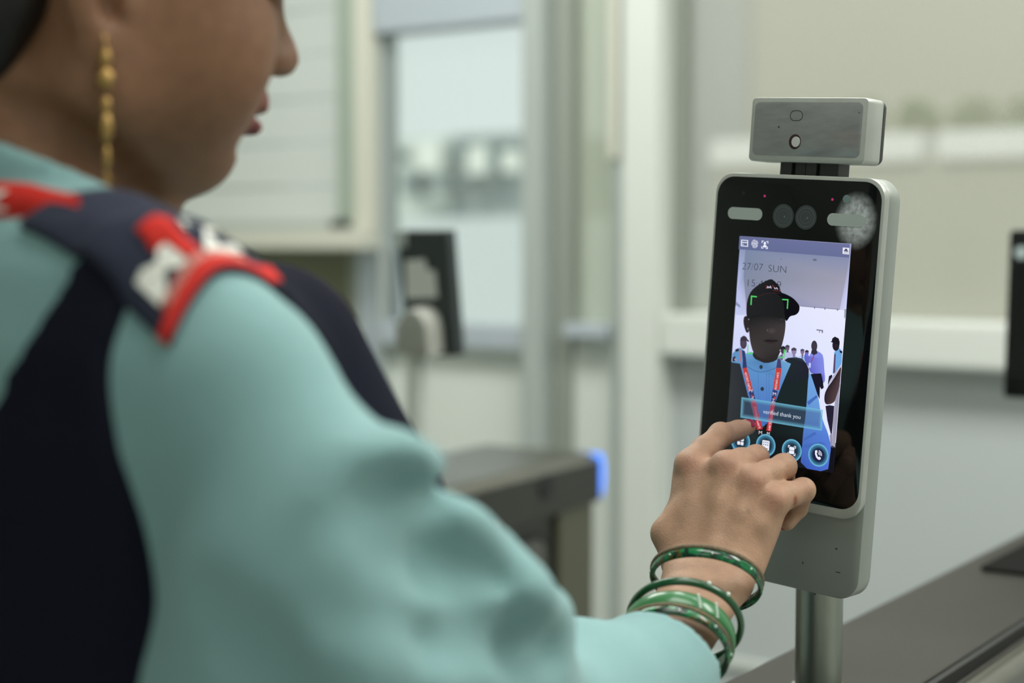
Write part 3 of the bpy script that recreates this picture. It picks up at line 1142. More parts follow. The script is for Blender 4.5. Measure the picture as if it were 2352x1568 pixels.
figure(675, 1430, 44, (70, 60, 74), (40, 36, 50), (120, 120, 150), tie=(60, 50, 70))
figure(728, 1405, 34, (104, 92, 112), (70, 66, 88), (186, 190, 230))
figure(806, 1446, 42, (140, 132, 168), (78, 66, 84), (176, 200, 240))
figure(908, 1450, 32, (132, 112, 140), (80, 80, 110), (190, 206, 248), tie=(110, 120, 160))
figure(962, 1462, 30, (120, 88, 108), (56, 46, 62), (150, 190, 226), tie=(120, 60, 80))
# officer on the left
pc.poly([(60, 1600), (70, 1470), (110, 1425), (160, 1400), (215, 1440), (250, 1520), (262, 1600), (258, 1720), (56, 1720)], [(96, 148, 196)] * 4 + [(104, 150, 200)] * 5)
pc.poly([(150, 1420), (170, 1430), (185, 1600), (178, 1720), (160, 1560)], (176, 120, 128))
pc.poly([(196, 1440), (212, 1440), (232, 1600), (214, 1700)], (46, 40, 62))
pc.poly([(100, 1425), (140, 1408), (148, 1440), (112, 1452)], (36, 36, 48))
pc.poly([(170, 1600), (226, 1590), (236, 1690), (176, 1700)], (64, 56, 78))
pc.poly([(70, 1520), (104, 1500), (108, 1560), (72, 1568)], (46, 48, 70))
pc.oval(202, 1352, 40, 66, (84, 74, 90), (70, 62, 78))
pc.poly([(160, 1330), (168, 1280), (205, 1256), (236, 1272), (250, 1300), (272, 1320), (262, 1334), (236, 1318), (200, 1316)], (60, 54, 66))
# man in a violet shirt
pc.poly([(1040, 105), (1060, 50), (1120, 20), (1180, 50), (1215, 90), (1225, 260), (1238, 380), (1215, 420), (1185, 420), (1200, 360), (1185, 300), (1060, 310), (1036, 220), (985, 140), (985, 60), (1030, 40)], [(132, 142, 232)] * 8 + [(96, 100, 196)] * 8, s2, smooth=2)
pc.poly([(1058, 306), (1186, 298), (1205, 380), (1218, 470), (1192, 492), (1172, 460), (1168, 610), (1128, 520), (1092, 400)], (26, 26, 40), s2)
pc.poly([(1098, 70), (1112, 70), (1070, 170), (1060, 165)], (150, 70, 120), s2)
pc.poly([(1040, 170), (1064, 176), (1060, 232), (1036, 226)], (196, 206, 250), s2)
pc.oval(1052, 1382, 36, 66, (66, 60, 74), (58, 54, 66))
pc.poly([(1020, 1430), (1082, 1430), (1090, 1470), (1050, 1490), (1014, 1470)], (52, 48, 60))
# officer on the right and trousers
pc.poly([(1345, 40), (1375, 10), (1400, -10), (1440, 30), (1436, 160), (1420, 220), (1340, 300), (1325, 300)], (112, 168, 226), s2)
pc.poly([(1346, 70), (1362, 60), (1352, 290), (1332, 300)], (90, 60, 90), s2)
pc.poly([(1405, 20), (1442, 36), (1438, 60), (1412, 48)], (28, 28, 44), s2)
pc.oval(1312, 1372, 42, 68, (44, 36, 46), (34, 30, 40))
pc.poly([(1246, 1336), (1262, 1322), (1270, 1290), (1300, 1268), (1345, 1290), (1358, 1330), (1356, 1370), (1262, 1336)], (30, 26, 36))
pc.poly([(1282, 330), (1320, 312), (1318, 380), (1272, 440), (1268, 420)], (30, 28, 44), s2)
# bystander cut by the screen's edge
pc.poly([(1480, 190), (1480, 260), (1380, 330), (1300, 420), (1262, 480), (1275, 420), (1300, 370), (1360, 280)], [(206, 206, 232)] * 4 + [(176, 174, 200)] * 4, s2)
pc.poly([(1480, 430), (1470, 600), (1450, 900), (1420, 1195), (1316, 1162), (1330, 860), (1352, 640), (1396, 470)], [(150, 147, 168)] * 3 + [(166, 162, 184)] * 5, s2)
pc.poly([(1470, 205), (1470, 380), (1402, 480), (1366, 590), (1350, 640), (1300, 668), (1245, 672), (1224, 625), (1230, 540), (1262, 472), (1330, 378), (1390, 280)], [(84, 66, 70)] * 6 + [(40, 32, 38)] * 6, s2, smooth=1)
pc.poly([(1240, 690), (1290, 680), (1345, 690), (1322, 960), (1312, 1060), (1262, 860)], (40, 36, 56), s2)
pc.poly([(1290, 1040), (1320, 1010), (1318, 1165), (1300, 1180)], (150, 146, 170), s2)
pc.poly([(1265, 1485), (1300, 1200), (1340, 1190), (1420, 1200), (1400, 1540)], (22, 20, 28), s2)

pc.poly([(360, 590), (650, 590), (560, 920), (470, 930)], (74, 112, 182), s2)
# the woman herself on the screen: vest, shirt, sleeve, neck, face, cap
vest = (44, 50, 52)
pc.poly([(108, 165), (215, 182), (310, 560), (395, 870), (470, 1100), (460, 1480), (20, 1480), (55, 900), (90, 500)], [(50, 54, 60), (46, 50, 56), (44, 48, 52), (36, 40, 42), (32, 42, 42), (28, 36, 38), (34, 38, 40), (52, 56, 60), (54, 58, 62)], s2)
pc.poly([(820, 190), (745, 140), (790, 112), (880, 104), (960, 120), (1010, 180), (1042, 250), (1036, 430), (1006, 800), (972, 1000), (962, 1160), (944, 1430), (380, 1400), (440, 1010), (530, 900), (640, 640), (720, 430)],
        [(34, 44, 46)] * 3 + [(52, 60, 78)] * 2 + [(36, 36, 52)] * 2 + [(30, 40, 42)] * 3 + [(24, 26, 30)] * 3 + [(20, 26, 26)] * 2 + [(28, 40, 42)] * 2, s2)
pc.poly([(215, 182), (262, 66), (350, 40), (460, 155), (640, 50), (680, 120), (745, 150), (826, 182), (720, 430), (640, 640), (535, 905), (515, 905), (310, 560)],
        [(96, 148, 200), (112, 164, 212), (108, 160, 206), (84, 132, 180), (104, 158, 204), (118, 168, 214), (120, 172, 216), (112, 166, 212), (92, 140, 202), (84, 130, 200), (70, 106, 180), (70, 106, 180), (84, 130, 196)], s2)
pc.poly([(285, 205), (400, 268), (470, 280), (560, 262), (652, 225), (652, 231), (560, 270), (470, 288), (398, 276), (285, 213)], (66, 104, 150), s2)
for x in (432, 530, 560):
    pc.poly([(x, 290), (x + 4, 290), (x + 8, 620), (x + 4, 620)], (74, 112, 164), s2)
for (x, y) in ((468, 222), (482, 485)):
    pc.oval(x, y, 21, 25, (40, 52, 62), (48, 62, 74), s2)
pc.poly([(1042, 250), (1065, 310), (1112, 450), (1160, 600), (1178, 740), (1215, 880), (1270, 1010), (1310, 1180), (1290, 1320), (1268, 1488), (938, 1425), (960, 1180), (974, 1000), (1006, 790)],
        [(120, 172, 226), (118, 168, 226), (112, 162, 222), (110, 160, 222), (104, 152, 220), (100, 146, 222), (86, 128, 214), (84, 122, 214), (84, 122, 218), (72, 108, 204), (60, 90, 180), (74, 110, 190), (80, 122, 198), (96, 148, 212)], s2, smooth=1)
for (q) in ([(1020, 640), (1130, 560), (1150, 580), (1040, 680)], [(980, 1080), (1110, 1000), (1140, 1020), (990, 1110)], [(970, 1160), (1180, 1120), (1260, 1150), (1180, 1150), (985, 1200)]):
    pc.poly(q, (70, 108, 186), s2)
# neck and face
pc.poly([(300, 1440), (660, 1420), (625, 1500), (600, 1560), (470, 1592), (395, 1560), (330, 1530)], [(46, 43, 43)] * 7, smooth=1)
pc.poly([(262, 1040), (240, 1018), (212, 1028), (202, 1080), (212, 1145), (236, 1222), (268, 1224), (285, 1140)], (48, 42, 44), smooth=2)
pc.oval(258, 1176, 12, 18, (140, 140, 170), (60, 54, 60))
fc = [(32, 34, 34)] * 4 + [(62, 57, 59), (66, 60, 61), (62, 57, 57), (56, 52, 52), (48, 45, 45), (45, 42, 42), (54, 49, 50), (66, 60, 61), (64, 58, 58), (54, 50, 50)]
pc.poly([(268, 1060), (280, 990), (700, 990), (708, 1050), (712, 1120), (704, 1210), (686, 1300), (660, 1400), (610, 1480), (520, 1540), (430, 1540), (330, 1480), (290, 1360), (272, 1220)], fc, smooth=2)
pc.oval(545, 1200, 62, 40, (78, 70, 71), (62, 57, 58))
pc.oval(490, 1192, 4, 14, (140, 132, 142), (70, 64, 66))
pc.oval(532, 1322, 92, 40, (46, 38, 41), (58, 53, 54))
pc.poly([(432, 1316), (500, 1308), (540, 1314), (600, 1310), (636, 1320), (560, 1330), (500, 1330)], (32, 27, 30))
pc.oval(660, 1070, 34, 26, (52, 52, 60), (42, 42, 44))
# cap
cc = (34, 36, 38)
pc.poly([(246, 1060), (240, 980), (240, 900), (262, 790), (300, 718), (370, 655), (450, 612), (538, 572), (585, 610), (640, 668), (655, 738), (700, 760), (720, 900), (715, 1060), (500, 1010), (300, 1050)], [cc] * 8 + [(26, 26, 28)] * 3 + [(30, 31, 31)] * 5, smooth=1)
pc.poly([(560, 745), (655, 738), (730, 765), (805, 808), (860, 868), (882, 910), (874, 972), (832, 1012), (762, 1022), (735, 1075), (712, 1085), (700, 1010), (690, 860), (640, 770)], (16, 15, 22), smooth=2)
pc.poly([(380, 786), (470, 752), (560, 742), (650, 752), (650, 757), (560, 748), (470, 758), (384, 792)], (66, 40, 46))
# badge on the cap: small white strokes and red flecks
pc.poly([(484, 688), (496, 660), (514, 676), (530, 656), (544, 690), (532, 690), (526, 672), (514, 690), (498, 676), (494, 690)], (214, 206, 230))
pc.poly([(576, 670), (590, 690), (606, 676), (622, 700), (610, 704), (600, 688), (588, 702), (574, 690)], (200, 190, 214))
pc.poly([(552, 656), (562, 646), (570, 660), (566, 680), (556, 680)], (120, 46, 46))
pc.poly([(470, 690), (478, 650), (486, 652), (480, 694)], (110, 44, 46))
pc.poly([(560, 708), (640, 722), (636, 686), (642, 688), (650, 728), (560, 714)], (124, 48, 46))
# lanyard with its lettering
rd, nv = (196, 66, 62), (54, 60, 110)
pc.poly([(240, 20), (275, 30), (290, 130), (300, 232), (248, 238), (250, 140)], nv, s2)
pc.poly([(248, 238), (300, 228), (372, 495), (318, 510)], rd, s2)
pc.poly([(318, 510), (372, 495), (404, 620), (350, 620)], nv, s2)
pc.poly([(350, 620), (404, 620), (488, 966), (422, 976)], (190, 48, 56), s2)
pc.poly([(670, 120), (705, 130), (716, 236), (652, 232)], (70, 66, 110), s2)
pc.poly([(652, 232), (716, 240), (684, 500), (612, 488)], rd, s2)
pc.poly([(612, 488), (670, 512), (642, 642), (590, 640)], nv, s2)
pc.poly([(590, 640), (642, 642), (588, 994), (534, 984)], (200, 46, 52), s2)
wt = (232, 226, 236)
pc.write('4DORD MRZ', (296, 282), (346, 482), (270, 288), wt, s2, mirror=False)
pc.write('4DORD MRZ', (664, 284), (632, 492), (690, 286), wt, s2, mirror=True)
pc.write('M', (322, 520), (362, 524), (330, 486), wt, s2)
pc.write('Z', (352, 600), (388, 604), (352, 570), wt, s2)
pc.write('M', (612, 560), (650, 566), (614, 520), wt, s2)
pc.write('Z', (600, 640), (634, 640), (604, 600), wt, s2)
pc.poly([(352, 560), (366, 552), (372, 580), (358, 586)], rd, s2)
pc.poly([(626, 580), (644, 576), (650, 606), (628, 606)], rd, s2)
pc.write('DORD', (410, 700), (440, 850), (388, 706), (190, 160, 180), s2)
pc.write('DORD', (604, 730), (578, 866), (626, 734), (190, 160, 180), s2, mirror=True)
pc.write('MRZ', (440, 868), (466, 956), (418, 876), wt, s2)
pc.write('MRZ', (570, 880), (556, 976), (596, 884), wt, s2, mirror=True)
pc.write('M', (444, 1024), (482, 1028), (446, 984), wt, s2)
pc.write('M', (540, 1034), (572, 1038), (544, 998), wt, s2)
# shoulder badge glimpse
pc.poly([(150, 190 - 60), (158, 176 - 60), (180, 200 - 60), (172, 214 - 60)], (190, 150, 160), s2)
# green face brackets
gr = (86, 214, 110)
for q in ([(298, 776), (370, 784), (370, 798), (311, 793), (306, 890), (292, 888)], [(674, 816), (749, 820), (741, 936), (728, 934), (735, 834), (674, 830)],
          [(258, 1366), (268, 1366), (266, 1462), (324, 1464), (322, 1480), (252, 1478)], [(694, 1420), (708, 1424), (700, 1528), (632, 1520), (632, 1508), (686, 1512)]):
    pc.poly(q, gr)
view = pc.build('camera_view', scr_m, screen, label='live picture of a woman in a cap and lanyard')
# status bar
N1 = pc.n + 0.02
sb = Pic(N1)
sb.poly([(158, 62), (1486, 160), (1474, 322), (150, 220)], [(104, 110, 150), (110, 116, 158), (106, 112, 152), (98, 108, 148)])
sb.build('status_bar', scr_m, screen)
wi = (236, 238, 252)


def frame_poly(p, outer, inner, col, fm):
    """outline between two quads of the same corner order"""
    for k in range(len(outer)):
        k2 = (k + 1) % len(outer)
        p.poly([outer[k], outer[k2], inner[k2], inner[k]], col, fm)


ic = Pic(N1 + 0.03)
frame_poly(ic, [(182, 106), (266, 112), (264, 192), (178, 184)], [(192, 116), (256, 121), (254, 182), (190, 176)], wi, s1)
ic.poly([(186, 132), (262, 138), (262, 148), (186, 142)], wi)
ic.poly([(198, 158), (212, 159), (212, 168), (198, 167)], wi)
ic.build('card_icon', scr_m, screen)
ic = Pic(N1 + 0.03)
for k, (rx, ry) in enumerate(((40, 50), (31, 40), (22, 29), (13, 18), (5, 8))):
    for a0 in range(0, 360, 20):
        if (a0 // 20 + k * 3) % 7 == 0:
            continue
        a1 = a0 + 20
        q = []
        for a_, sc_ in ((a0, 1), (a1, 1), (a1, 0.84), (a0, 0.84)):
            q.append((345 + (rx * math.cos(R(a_))) * (sc_ if sc_ == 1 else 1 - 5 / rx), 156 + (ry * math.sin(R(a_))) * (sc_ if sc_ == 1 else 1 - 5 / ry)))
        ic.poly(q, wi)
        ic.n -= 0.01
ic.build('fingerprint_icon', scr_m, screen)
ic = Pic(N1 + 0.03)
ic.oval(466, 150, 15, 18, wi, wi)
ic.poly([(440, 196), (446, 176), (466, 166), (486, 178), (490, 202)], wi)
for (x, y, sx, sy) in ((428, 118, 1, 1), (508, 124, -1, 1), (424, 212, 1, -1), (502, 218, -1, -1)):
    ic.poly([(x, y), (x + 26 * sx, y), (x + 26 * sx, y + 8 * sy), (x + 9 * sx, y + 8 * sy), (x + 9 * sx, y + 28 * sy), (x, y + 28 * sy)], wi)
ic.build('face_icon', scr_m, screen)
ic = Pic(N1 + 0.03)
ic.poly([(1402, 200), (1478, 206), (1474, 284), (1398, 276)], wi)
ic.poly([(1412, 246), (1416, 232), (1424, 232), (1426, 214), (1454, 216), (1456, 234), (1464, 236), (1468, 252)], (84, 88, 110))
for k in range(4):
    ic.poly([(1412 + k * 15, 258 + k), (1420 + k * 15, 258 + k), (1420 + k * 15, 268 + k), (1412 + k * 15, 268 + k)], (84, 88, 110))
ic.build('network_icon', scr_m, screen)
ic.n = N1 + .08
# message box
N2 = ic.n + 0.02
mbx = Pic(N2)
Q = [(240, 583), (1216, 735), (1200, 985), (226, 826)]


def bil(q, a, b):
    p0 = np.array(q[0]) * (1 - a) + np.array(q[1]) * a
    p1 = np.array(q[3]) * (1 - a) + np.array(q[2]) * a
    return tuple(p0 * (1 - b) + p1 * b)


edge, core = (118, 196, 224, 0.78), (70, 92, 122, 0.42)
ia, ib = 0.045, 0.22
outer = [bil(Q, 0, 0), bil(Q, 1, 0), bil(Q, 1, 1), bil(Q, 0, 1)]
inner = [bil(Q, ia, ib), bil(Q, 1 - ia, ib), bil(Q, 1 - ia, 1 - ib), bil(Q, ia, 1 - ib)]
for k in range(4):
    k2 = (k + 1) % 4
    mbx.poly([outer[k], outer[k2], inner[k2], inner[k]], [edge, edge, core, core], s2)
    mbx.n -= 0.01
mbx.poly(inner, core, s2)
mbx.build('message_box', scr_a, screen, label='translucent blue message box')
tx = Pic(mbx.n + 0.02)
tx.write('verified thank you', (498, 776), (944, 846), (503, 726), (226, 238, 252), s2, fat=-0.008)
tx.build('message_text', scr_m, screen)
# round buttons
N3 = tx.n + 0.02
btn_c = [(228, 1112), (530, 1160), (842, 1222), (1162, 1278)]
for k, (bx, by) in enumerate(btn_c):
    u, v = s2(bx, by)
    rr_ = 8.1
    bt = Pic(N3)
    nseg = 40
    rings = [(0.0, (34, 52, 66, .95)), (0.55, (34, 54, 70, .95)), (0.82, (62, 120, 150, .95)), (0.97, (120, 196, 226, .97)), (1.0, (90, 160, 196, .7))]
    if k == 3:
        rings[0] = (0.0, (24, 24, 46, .95))
        rings[1] = (0.55, (26, 28, 54, .95))
    vs, cs, fs = [], [], []
    for (rf, cl) in rings:
        for q in range(nseg):
            t_ = 2 * math.pi * q / nseg
            vs.append(dev(u + rr_ * rf * math.cos(t_), v + rr_ * rf * math.sin(t_), N3))
            cs.append(srgba(cl))
    for L in range(len(rings) - 1):
        for q in range(nseg):
            q2 = (q + 1) % nseg
            fs.append((L * nseg + q, (L + 1) * nseg + q, (L + 1) * nseg + q2, L * nseg + q2))
    bt.add(vs, fs, cs)
    bt.build('touch_button', scr_a, screen)
    g = Pic(N3 + 0.03)

    def rel(x, y, u=u, v=v):
        return (u + x, v + y)
    if k == 0:
        for sx in (-1, 1):
            for sy in (-1, 1):
                g.poly(rrect(sx * 1.45 - 1.2, sx * 1.45 + 1.2, sy * 1.45 - 1.2, sy * 1.45 + 1.2, .5, 3), wi, rel)
    elif k == 1:
        g.poly(rrect(-3.0, 3.0, -3.5, 3.5, .5, 3), wi, rel)
        for ix in (-1, 0, 1):
            for iy in (0, 1):
                g.poly(rrect(ix * 1.7 - .4, ix * 1.7 + .4, .4 + iy * 1.7 - .4, .4 + iy * 1.7 + .4, .1, 2), (40, 60, 76), rel)
        g.poly([(-2, -2.6), (2, -2.6), (2, -2.0), (-2, -2.0)], (40, 60, 76), rel)
    elif k == 2:
        g.poly(rrect(-2.1, 2.1, 0.15, 2.5, .5, 3), wi, rel)
        g.poly(rrect(-2.1, 2.1, -2.5, -.15, .5, 3), wi, rel)
        for sx in (-1, 1):
            for sy in (-1, 1):
                x, y = 3.2 * sx, 3.5 * sy
                g.poly([(x, y), (x - 1.6 * sx, y), (x - 1.6 * sx, y - .6 * sy), (x - .6 * sx, y - .6 * sy), (x - .6 * sx, y - 1.8 * sy), (x, y - 1.8 * sy)], wi, rel)
    else:
        pts = [(-2.9, 2.6), (-2.2, 3.3), (-1.2, 3.2), (-.9, 1.9), (-1.5, 1.2), (-.6, -.7), (.2, -1.4), (1.0, -.9), (2.1, -1.5), (2.0, -2.6), (1.2, -3.2), (-.2, -3.0), (-1.6, -1.8), (-2.7, .2)]
        g.poly(pts, wi, rel)
        for r_ in (1.3, 2.3, 3.3):
            arc = [(-.5 + r_ * math.cos(R(a_)), .3 + r_ * math.sin(R(a_))) for a_ in range(-10, 95, 15)]
            arc2 = [(-.5 + (r_ - .5) * math.cos(R(a_)), .3 + (r_ - .5) * math.sin(R(a_))) for a_ in range(-10, 95, 15)]
            g.poly(arc + arc2[::-1], wi, rel)
    g.build('button_icon', scr_m, screen)

# ---- thermal module on top
MO = 0.0


def mdev(u, v, n):
    return dev(u, v, n)


hz = -6
shade_auto(MB().prism(rrect(-47.2, 46.4, 134.6, 180.2, 3.5, 5), DO, MU, MV, MN, hz - 22, hz, .4, 1.0).build('module_body', M['white_trim'], term, label='pale sensor head on top'))
shade_auto(MB().prism(rrect(-47.2, 46.2, 135.0, 179.8, 5, 5), DO, MU, MV, MN, hz - 30, hz - 22.02, 4, 0.3).build('module_back', M['dark_plastic'], term))
plate_m = mat('smoked_plate', (150, 152, 152), 0.2, metal=0.3, vary=0.10, vary_scale=60, stretch=(1, 1, 4))
shade_auto(MB().prism(rrect(-44.2, 42.6, 139.0, 177.0, 4), DO, MU, MV, MN, hz - .5, hz + 0.15, 0, .1).build('module_plate', plate_m, term))
u, v = duv(1829.5, 265.5, hz)
o_ = rrect(u - 5.2, u + 5.2, v - 3.7, v + 3.7, 3.6)
i_ = rrect(u - 4.75, u + 4.75, v - 3.25, v + 3.25, 3.2)
mb = MB()
mb.add([dev(a, b, hz + .25) for a, b in o_] + [dev(a, b, hz + .25) for a, b in i_], [(k, (k + 1) % len(o_), len(o_) + (k + 1) % len(o_), len(o_) + k) for k in range(len(o_))])
mb.build('oval_mark', M['black_rubber'], term)
u, v = duv(1826, 325.5, hz)
hole = MB().disc(dev(u, v, hz + .22), MU, MV, 4.9, 5.3).build('sensor_hole', mat('copper_recess', (52, 30, 26), 0.4), term)
MB().prism([(3.4 * math.cos(R(a)), 3.7 * math.sin(R(a))) for a in range(0, 360, 15)], dev(u + .9, v - .1, 0), MU, MV, MN, hz + .24, hz + .9, 0, .25).build('sensor_plug', mat('grey_plug', (196, 198, 196), 0.5), hole)
for (px, py, r_) in ((1789, 291.5, .8), (1974, 259, .45), (1901, 279, .3)):
    u, v = duv(px, py, hz)
    MB().disc(dev(u, v, hz + .22), MU, MV, r_, n=14).build('speck', dirt, term)
nk = MB()
for (a, b, n0) in ((-23.5, -14, -20), (-12.5, -4, -22), (-2.5, 6, -20), (7.5, 22.5, -22)):
    nk.box(DO, MU, MV, MN, a, b, 124.5, 136, hz - 24, n0 + 8, 0.6)
nk.box(DO, MU, MV, MN, -23.4, 22.4, 124.5, 136, hz - 24, -20, 0.5)
nk.build('module_neck', M['dark_plastic'], term)
# bracket between the housing and the post
MB().box(DO, MU, MV, MN, -22, 22, -60, 20, -34, -25.01, 2).build('back_bracket', M['dark_plastic'], term)

MB().box(DO, MU, MV, MN, -33, -7, -46, 2, -58.6, -34.01, 2).build('bracket_arm', M['dark_plastic'], term)

# post
post = thing('support_post', 'round steel post holding up the silver face terminal', 'post', Vector((pole_c.x, pole_c.y, z_top)))
pt = MB().tube([Vector((pole_c.x, pole_c.y, z_top + .001)), Vector((pole_c.x, pole_c.y, z_top + .2)), Vector((pole_c.x, pole_c.y, 1.35))], 0.0178, 40)
shade_auto(pt.build('tube', M['pole'], post))
shade_auto(MB().tube([Vector((pole_c.x, pole_c.y, z_top + .0005)), Vector((pole_c.x, pole_c.y, z_top + .004))], 0.0205, 36).build('base_flange', M['pole'], post))


# ------------------------------------------------------------------ second terminal, seen from behind
p2 = at(957, 1084, 2.31)
z2t = z_top2
post2 = thing('support_post', 'pale post standing on the turnstile with the blue light', 'post', Vector((p2.x, p2.y, z2t)))
shade_auto(MB().tube([Vector((p2.x, p2.y, z2t + .001)), Vector((p2.x, p2.y, at(957, 795, 2.31).z))], 0.0155, 28).build('tube', mat('pale_post', (206, 212, 206), 0.3, metal=.3), post2))
shade_auto(MB().tube([Vector((p2.x, p2.y, z2t + .0005)), Vector((p2.x, p2.y, z2t + .006))], 0.03, 28).build('base_flange', M['pole'], post2))
t2 = thing('face_terminal', 'black back of a second terminal with a torn white label', 'terminal', at(990, 760, 2.30))
bn = -PX                                  # back faces the camera side
tl = R(7)
bu = QX.copy()
bvv = (UP * math.cos(tl) + bn * math.sin(tl)).normalized()
bnn = bu.cross(bvv) * -1
bnn = (bn * math.cos(tl) - UP * math.sin(tl)).normalized()
c2 = at(982, 672, 2.30)


def b2(px, py):
    p = on_plane(px, py, c2, bnn) - c2
    return p.dot(bu), p.dot(bvv)


corners = [b2(916, 530), b2(1030, 531), b2(1046, 817), b2(931, 815)]
x0 = (corners[0][0] + corners[3][0]) / 2
x1 = (corners[1][0] + corners[2][0]) / 2
y1 = (corners[0][1] + corners[1][1]) / 2
y0 = (corners[2][1] + corners[3][1]) / 2
MB().box(c2, bu, bvv, bnn, x0, x1, y0, y1, -0.022, 0, 0.003).build('back_shell', mat('black_shell', (44, 52, 52), 0.5), t2)
lab = [b2(*p) for p in ((932, 598), (976, 594), (981, 618), (1000, 622), (1006, 683), (934, 686))]
MB().prism(lab, c2, bu, bvv, bnn, 0.0003, 0.0015).build('paper_label', mat('paper', (206, 210, 204), 0.7), t2, label='torn white paper label')
tb = b2(922, 548)
MB().box(c2, bu, bvv, bnn, tb[0] - .008, tb[0] + .010, tb[1] - .012, tb[1] + .012, 0.0003, .003, .001).build('corner_tab', M['frame_grey'], t2)
hub = b2(985, 752)
out_ = [(hub[0] + 0.026 * math.cos(R(a)), hub[1] + 0.033 * math.sin(R(a))) for a in range(0, 181, 12)] + [(hub[0] - .026, hub[1] - .036), (hub[0] + .026, hub[1] - .036)]
grey_cast = mat('grey_casting', (158, 161, 153), 0.5)
shade_auto(MB().prism(out_, c2, bu, bvv, bnn, 0.0003, 0.04, 0, .004).build('hinge_bracket', grey_cast, t2))
cpos = Vector((p2.x, p2.y, at(957, 775, 2.31).z))
MB().box(cpos, bu, UP, bnn, -0.024, 0.022, -0.019, 0.026, -0.02, 0.02, 0.004).build('post_clamp', grey_cast, t2)

# third terminal at the right edge
c3 = at(2398, 722, 1.93)
t3 = thing('face_terminal', 'black terminal cut off by the right edge of the picture', 'terminal', Vector((c3.x, c3.y, 1.25)))
u3 = Vector((math.cos(R(38)), -math.sin(R(38)), 0))
n3 = Vector((-math.sin(R(38)), -math.cos(R(38)), 0))
v3 = (UP * math.cos(R(3)) - n3 * math.sin(R(3))).normalized()
n3 = (n3 * math.cos(R(3)) + UP * math.sin(R(3))).normalized()
shade_auto(MB().prism(rrect(-0.047, 0.047, -0.105, 0.104, 0.006), c3, u3, v3, n3, -0.022, 0.0, .002, .001).build('body', mat('black_body', (16, 18, 18), 0.3), t3))
MB().prism(rrect(-0.040, 0.040, -0.08, 0.06, 0.002), c3, u3, v3, n3, 0.0002, 0.0006).build('screen', mat('dark_screen', (10, 11, 12), 0.12), t3)
pw = on_plane(2346, 580, c3, n3)
MB().prism([(0.0085 * math.cos(R(a)), 0.0085 * math.sin(R(a))) for a in range(0, 360, 20)], pw, u3, v3, n3, 0.0003, 0.001).build('fill_light', mat('pale_led', (196, 212, 214), 0.4), t3)
MB().box(c3, u3, v3, n3, -0.02, 0.02, -0.06, 0.0, -0.036, -0.0222, .002).build('back_bracket', M['dark_plastic'], t3)
p3 = c3 - n3 * 0.056
post3 = thing('support_post', 'post under the black terminal beyond the right edge of the picture', 'post', Vector((p3.x, p3.y, z_top)))
shade_auto(MB().tube([Vector((p3.x, p3.y, z_top + .001)), Vector((p3.x, p3.y, c3.z - .01))], 0.0178, 28).build('tube', M['pole'], post3))


# ------------------------------------------------------------------ the woman
TB = R(50)
FB = Vector((math.sin(TB), math.cos(TB), 0))       # chest direction
RB = Vector((math.cos(TB), -math.sin(TB), 0))      # her right
NK = Vector((-0.225, 0.79, 1.40 + 0.012))          # base of the neck
person = thing('person', 'person in teal shirt and navy vest reaching to touch the terminal screen', 'person', Vector((NK.x - .02, NK.y - .01, 0)))


def body(r, f, h):
    return NK + RB * r + FB * f + UP * h


SH_R = at(548, 908, .674)
SH_L = body(-0.165, -0.01, -0.075)
ELB = at(1030, 1745, .80)
ARM_R = [SH_R, at(728, 1208, .655), at(905, 1478, .70), ELB]
H3 = lambda x, y, d: at(1490 + x / 3.92, 930 + y / 3.92, d)
WR_R = H3(335, 1560, 1.020)     # thumb side of the wrist
WR_U = H3(735, 1590, 1.014)     # little finger side
WR = (WR_R + WR_U) / 2
FA = (WR - Vector((0.030, 0.825, 1.085))).normalized()
EL_L = body(-0.22, 0.03, -0.36)
WR_L = body(-0.20, 0.10, -0.60)

# head frame: facing 65 degrees right of the camera axis, nodding a little
TH, NOD = R(65), R(10)
hf0 = Vector((math.sin(TH), math.cos(TH), 0))
hr = Vector((math.cos(TH), -math.sin(TH), 0))
hf = hf0 * math.cos(NOD) - UP * math.sin(NOD)
hu = UP * math.cos(NOD) + hf0 * math.sin(NOD)
HO = at(683, 150, 0.855) - hf * 0.116 - hu * (-0.008)


def hd(f, r, u):
    return HO + (hf * f + hr * r + hu * u) * 0.001


tors = [(0.016, .054, .052, -.004), (.004, .118, .060, -.004), (-.008, .146, .070, -.004), (-.024, .162, .080, -.002), (-.06, .174, .094, .002), (-.10, .178, .104, .008), (-.18, .172, .118, .022),
        (-.28, .155, .110, .014), (-.40, .142, .100, .004), (-.52, .168, .115, -.002), (-.64, .180, .122, -.006), (-.74, .165, .115, -.006)]
TH_ = np.array([t[0] for t in tors])[::-1]
TA = np.array([t[1] for t in tors])[::-1]
TBb = np.array([t[2] for t in tors])[::-1]
TF = np.array([t[3] for t in tors])[::-1]


def torso_fn(grow, h0=-.74, h1=.012):
    def fn(X, Y, Z):
        x, y, h = X - NK.x, Y - NK.y, Z - NK.z
        r = x * RB.x + y * RB.y
        f = x * FB.x + y * FB.y
        h = h + .45 * np.maximum(f + .015, 0) * np.clip((h + .16) / .08, 0, 1)
        a = np.interp(h, TH_, TA).astype(np.float32) + grow
        b = np.interp(h, TH_, TBb).astype(np.float32) + grow
        f0 = np.interp(h, TH_, TF).astype(np.float32)
        q = np.sqrt((np.abs(r) / a) ** 2.3 + (np.abs(f - f0) / b) ** 2.3 + 1e-9) ** (2 / 2.3) if False else np.sqrt((r / a) ** 2 + ((f - f0) / b) ** 2 + 1e-9)
        d = (q - 1) * np.minimum(a, b) * 0.9
        return np.maximum(d, np.maximum(h - h1 - grow, h0 - grow - h))
    return fn


TLO, THI = NK + Vector((-.32, -.32, -.78)), NK + Vector((.32, .32, .08))


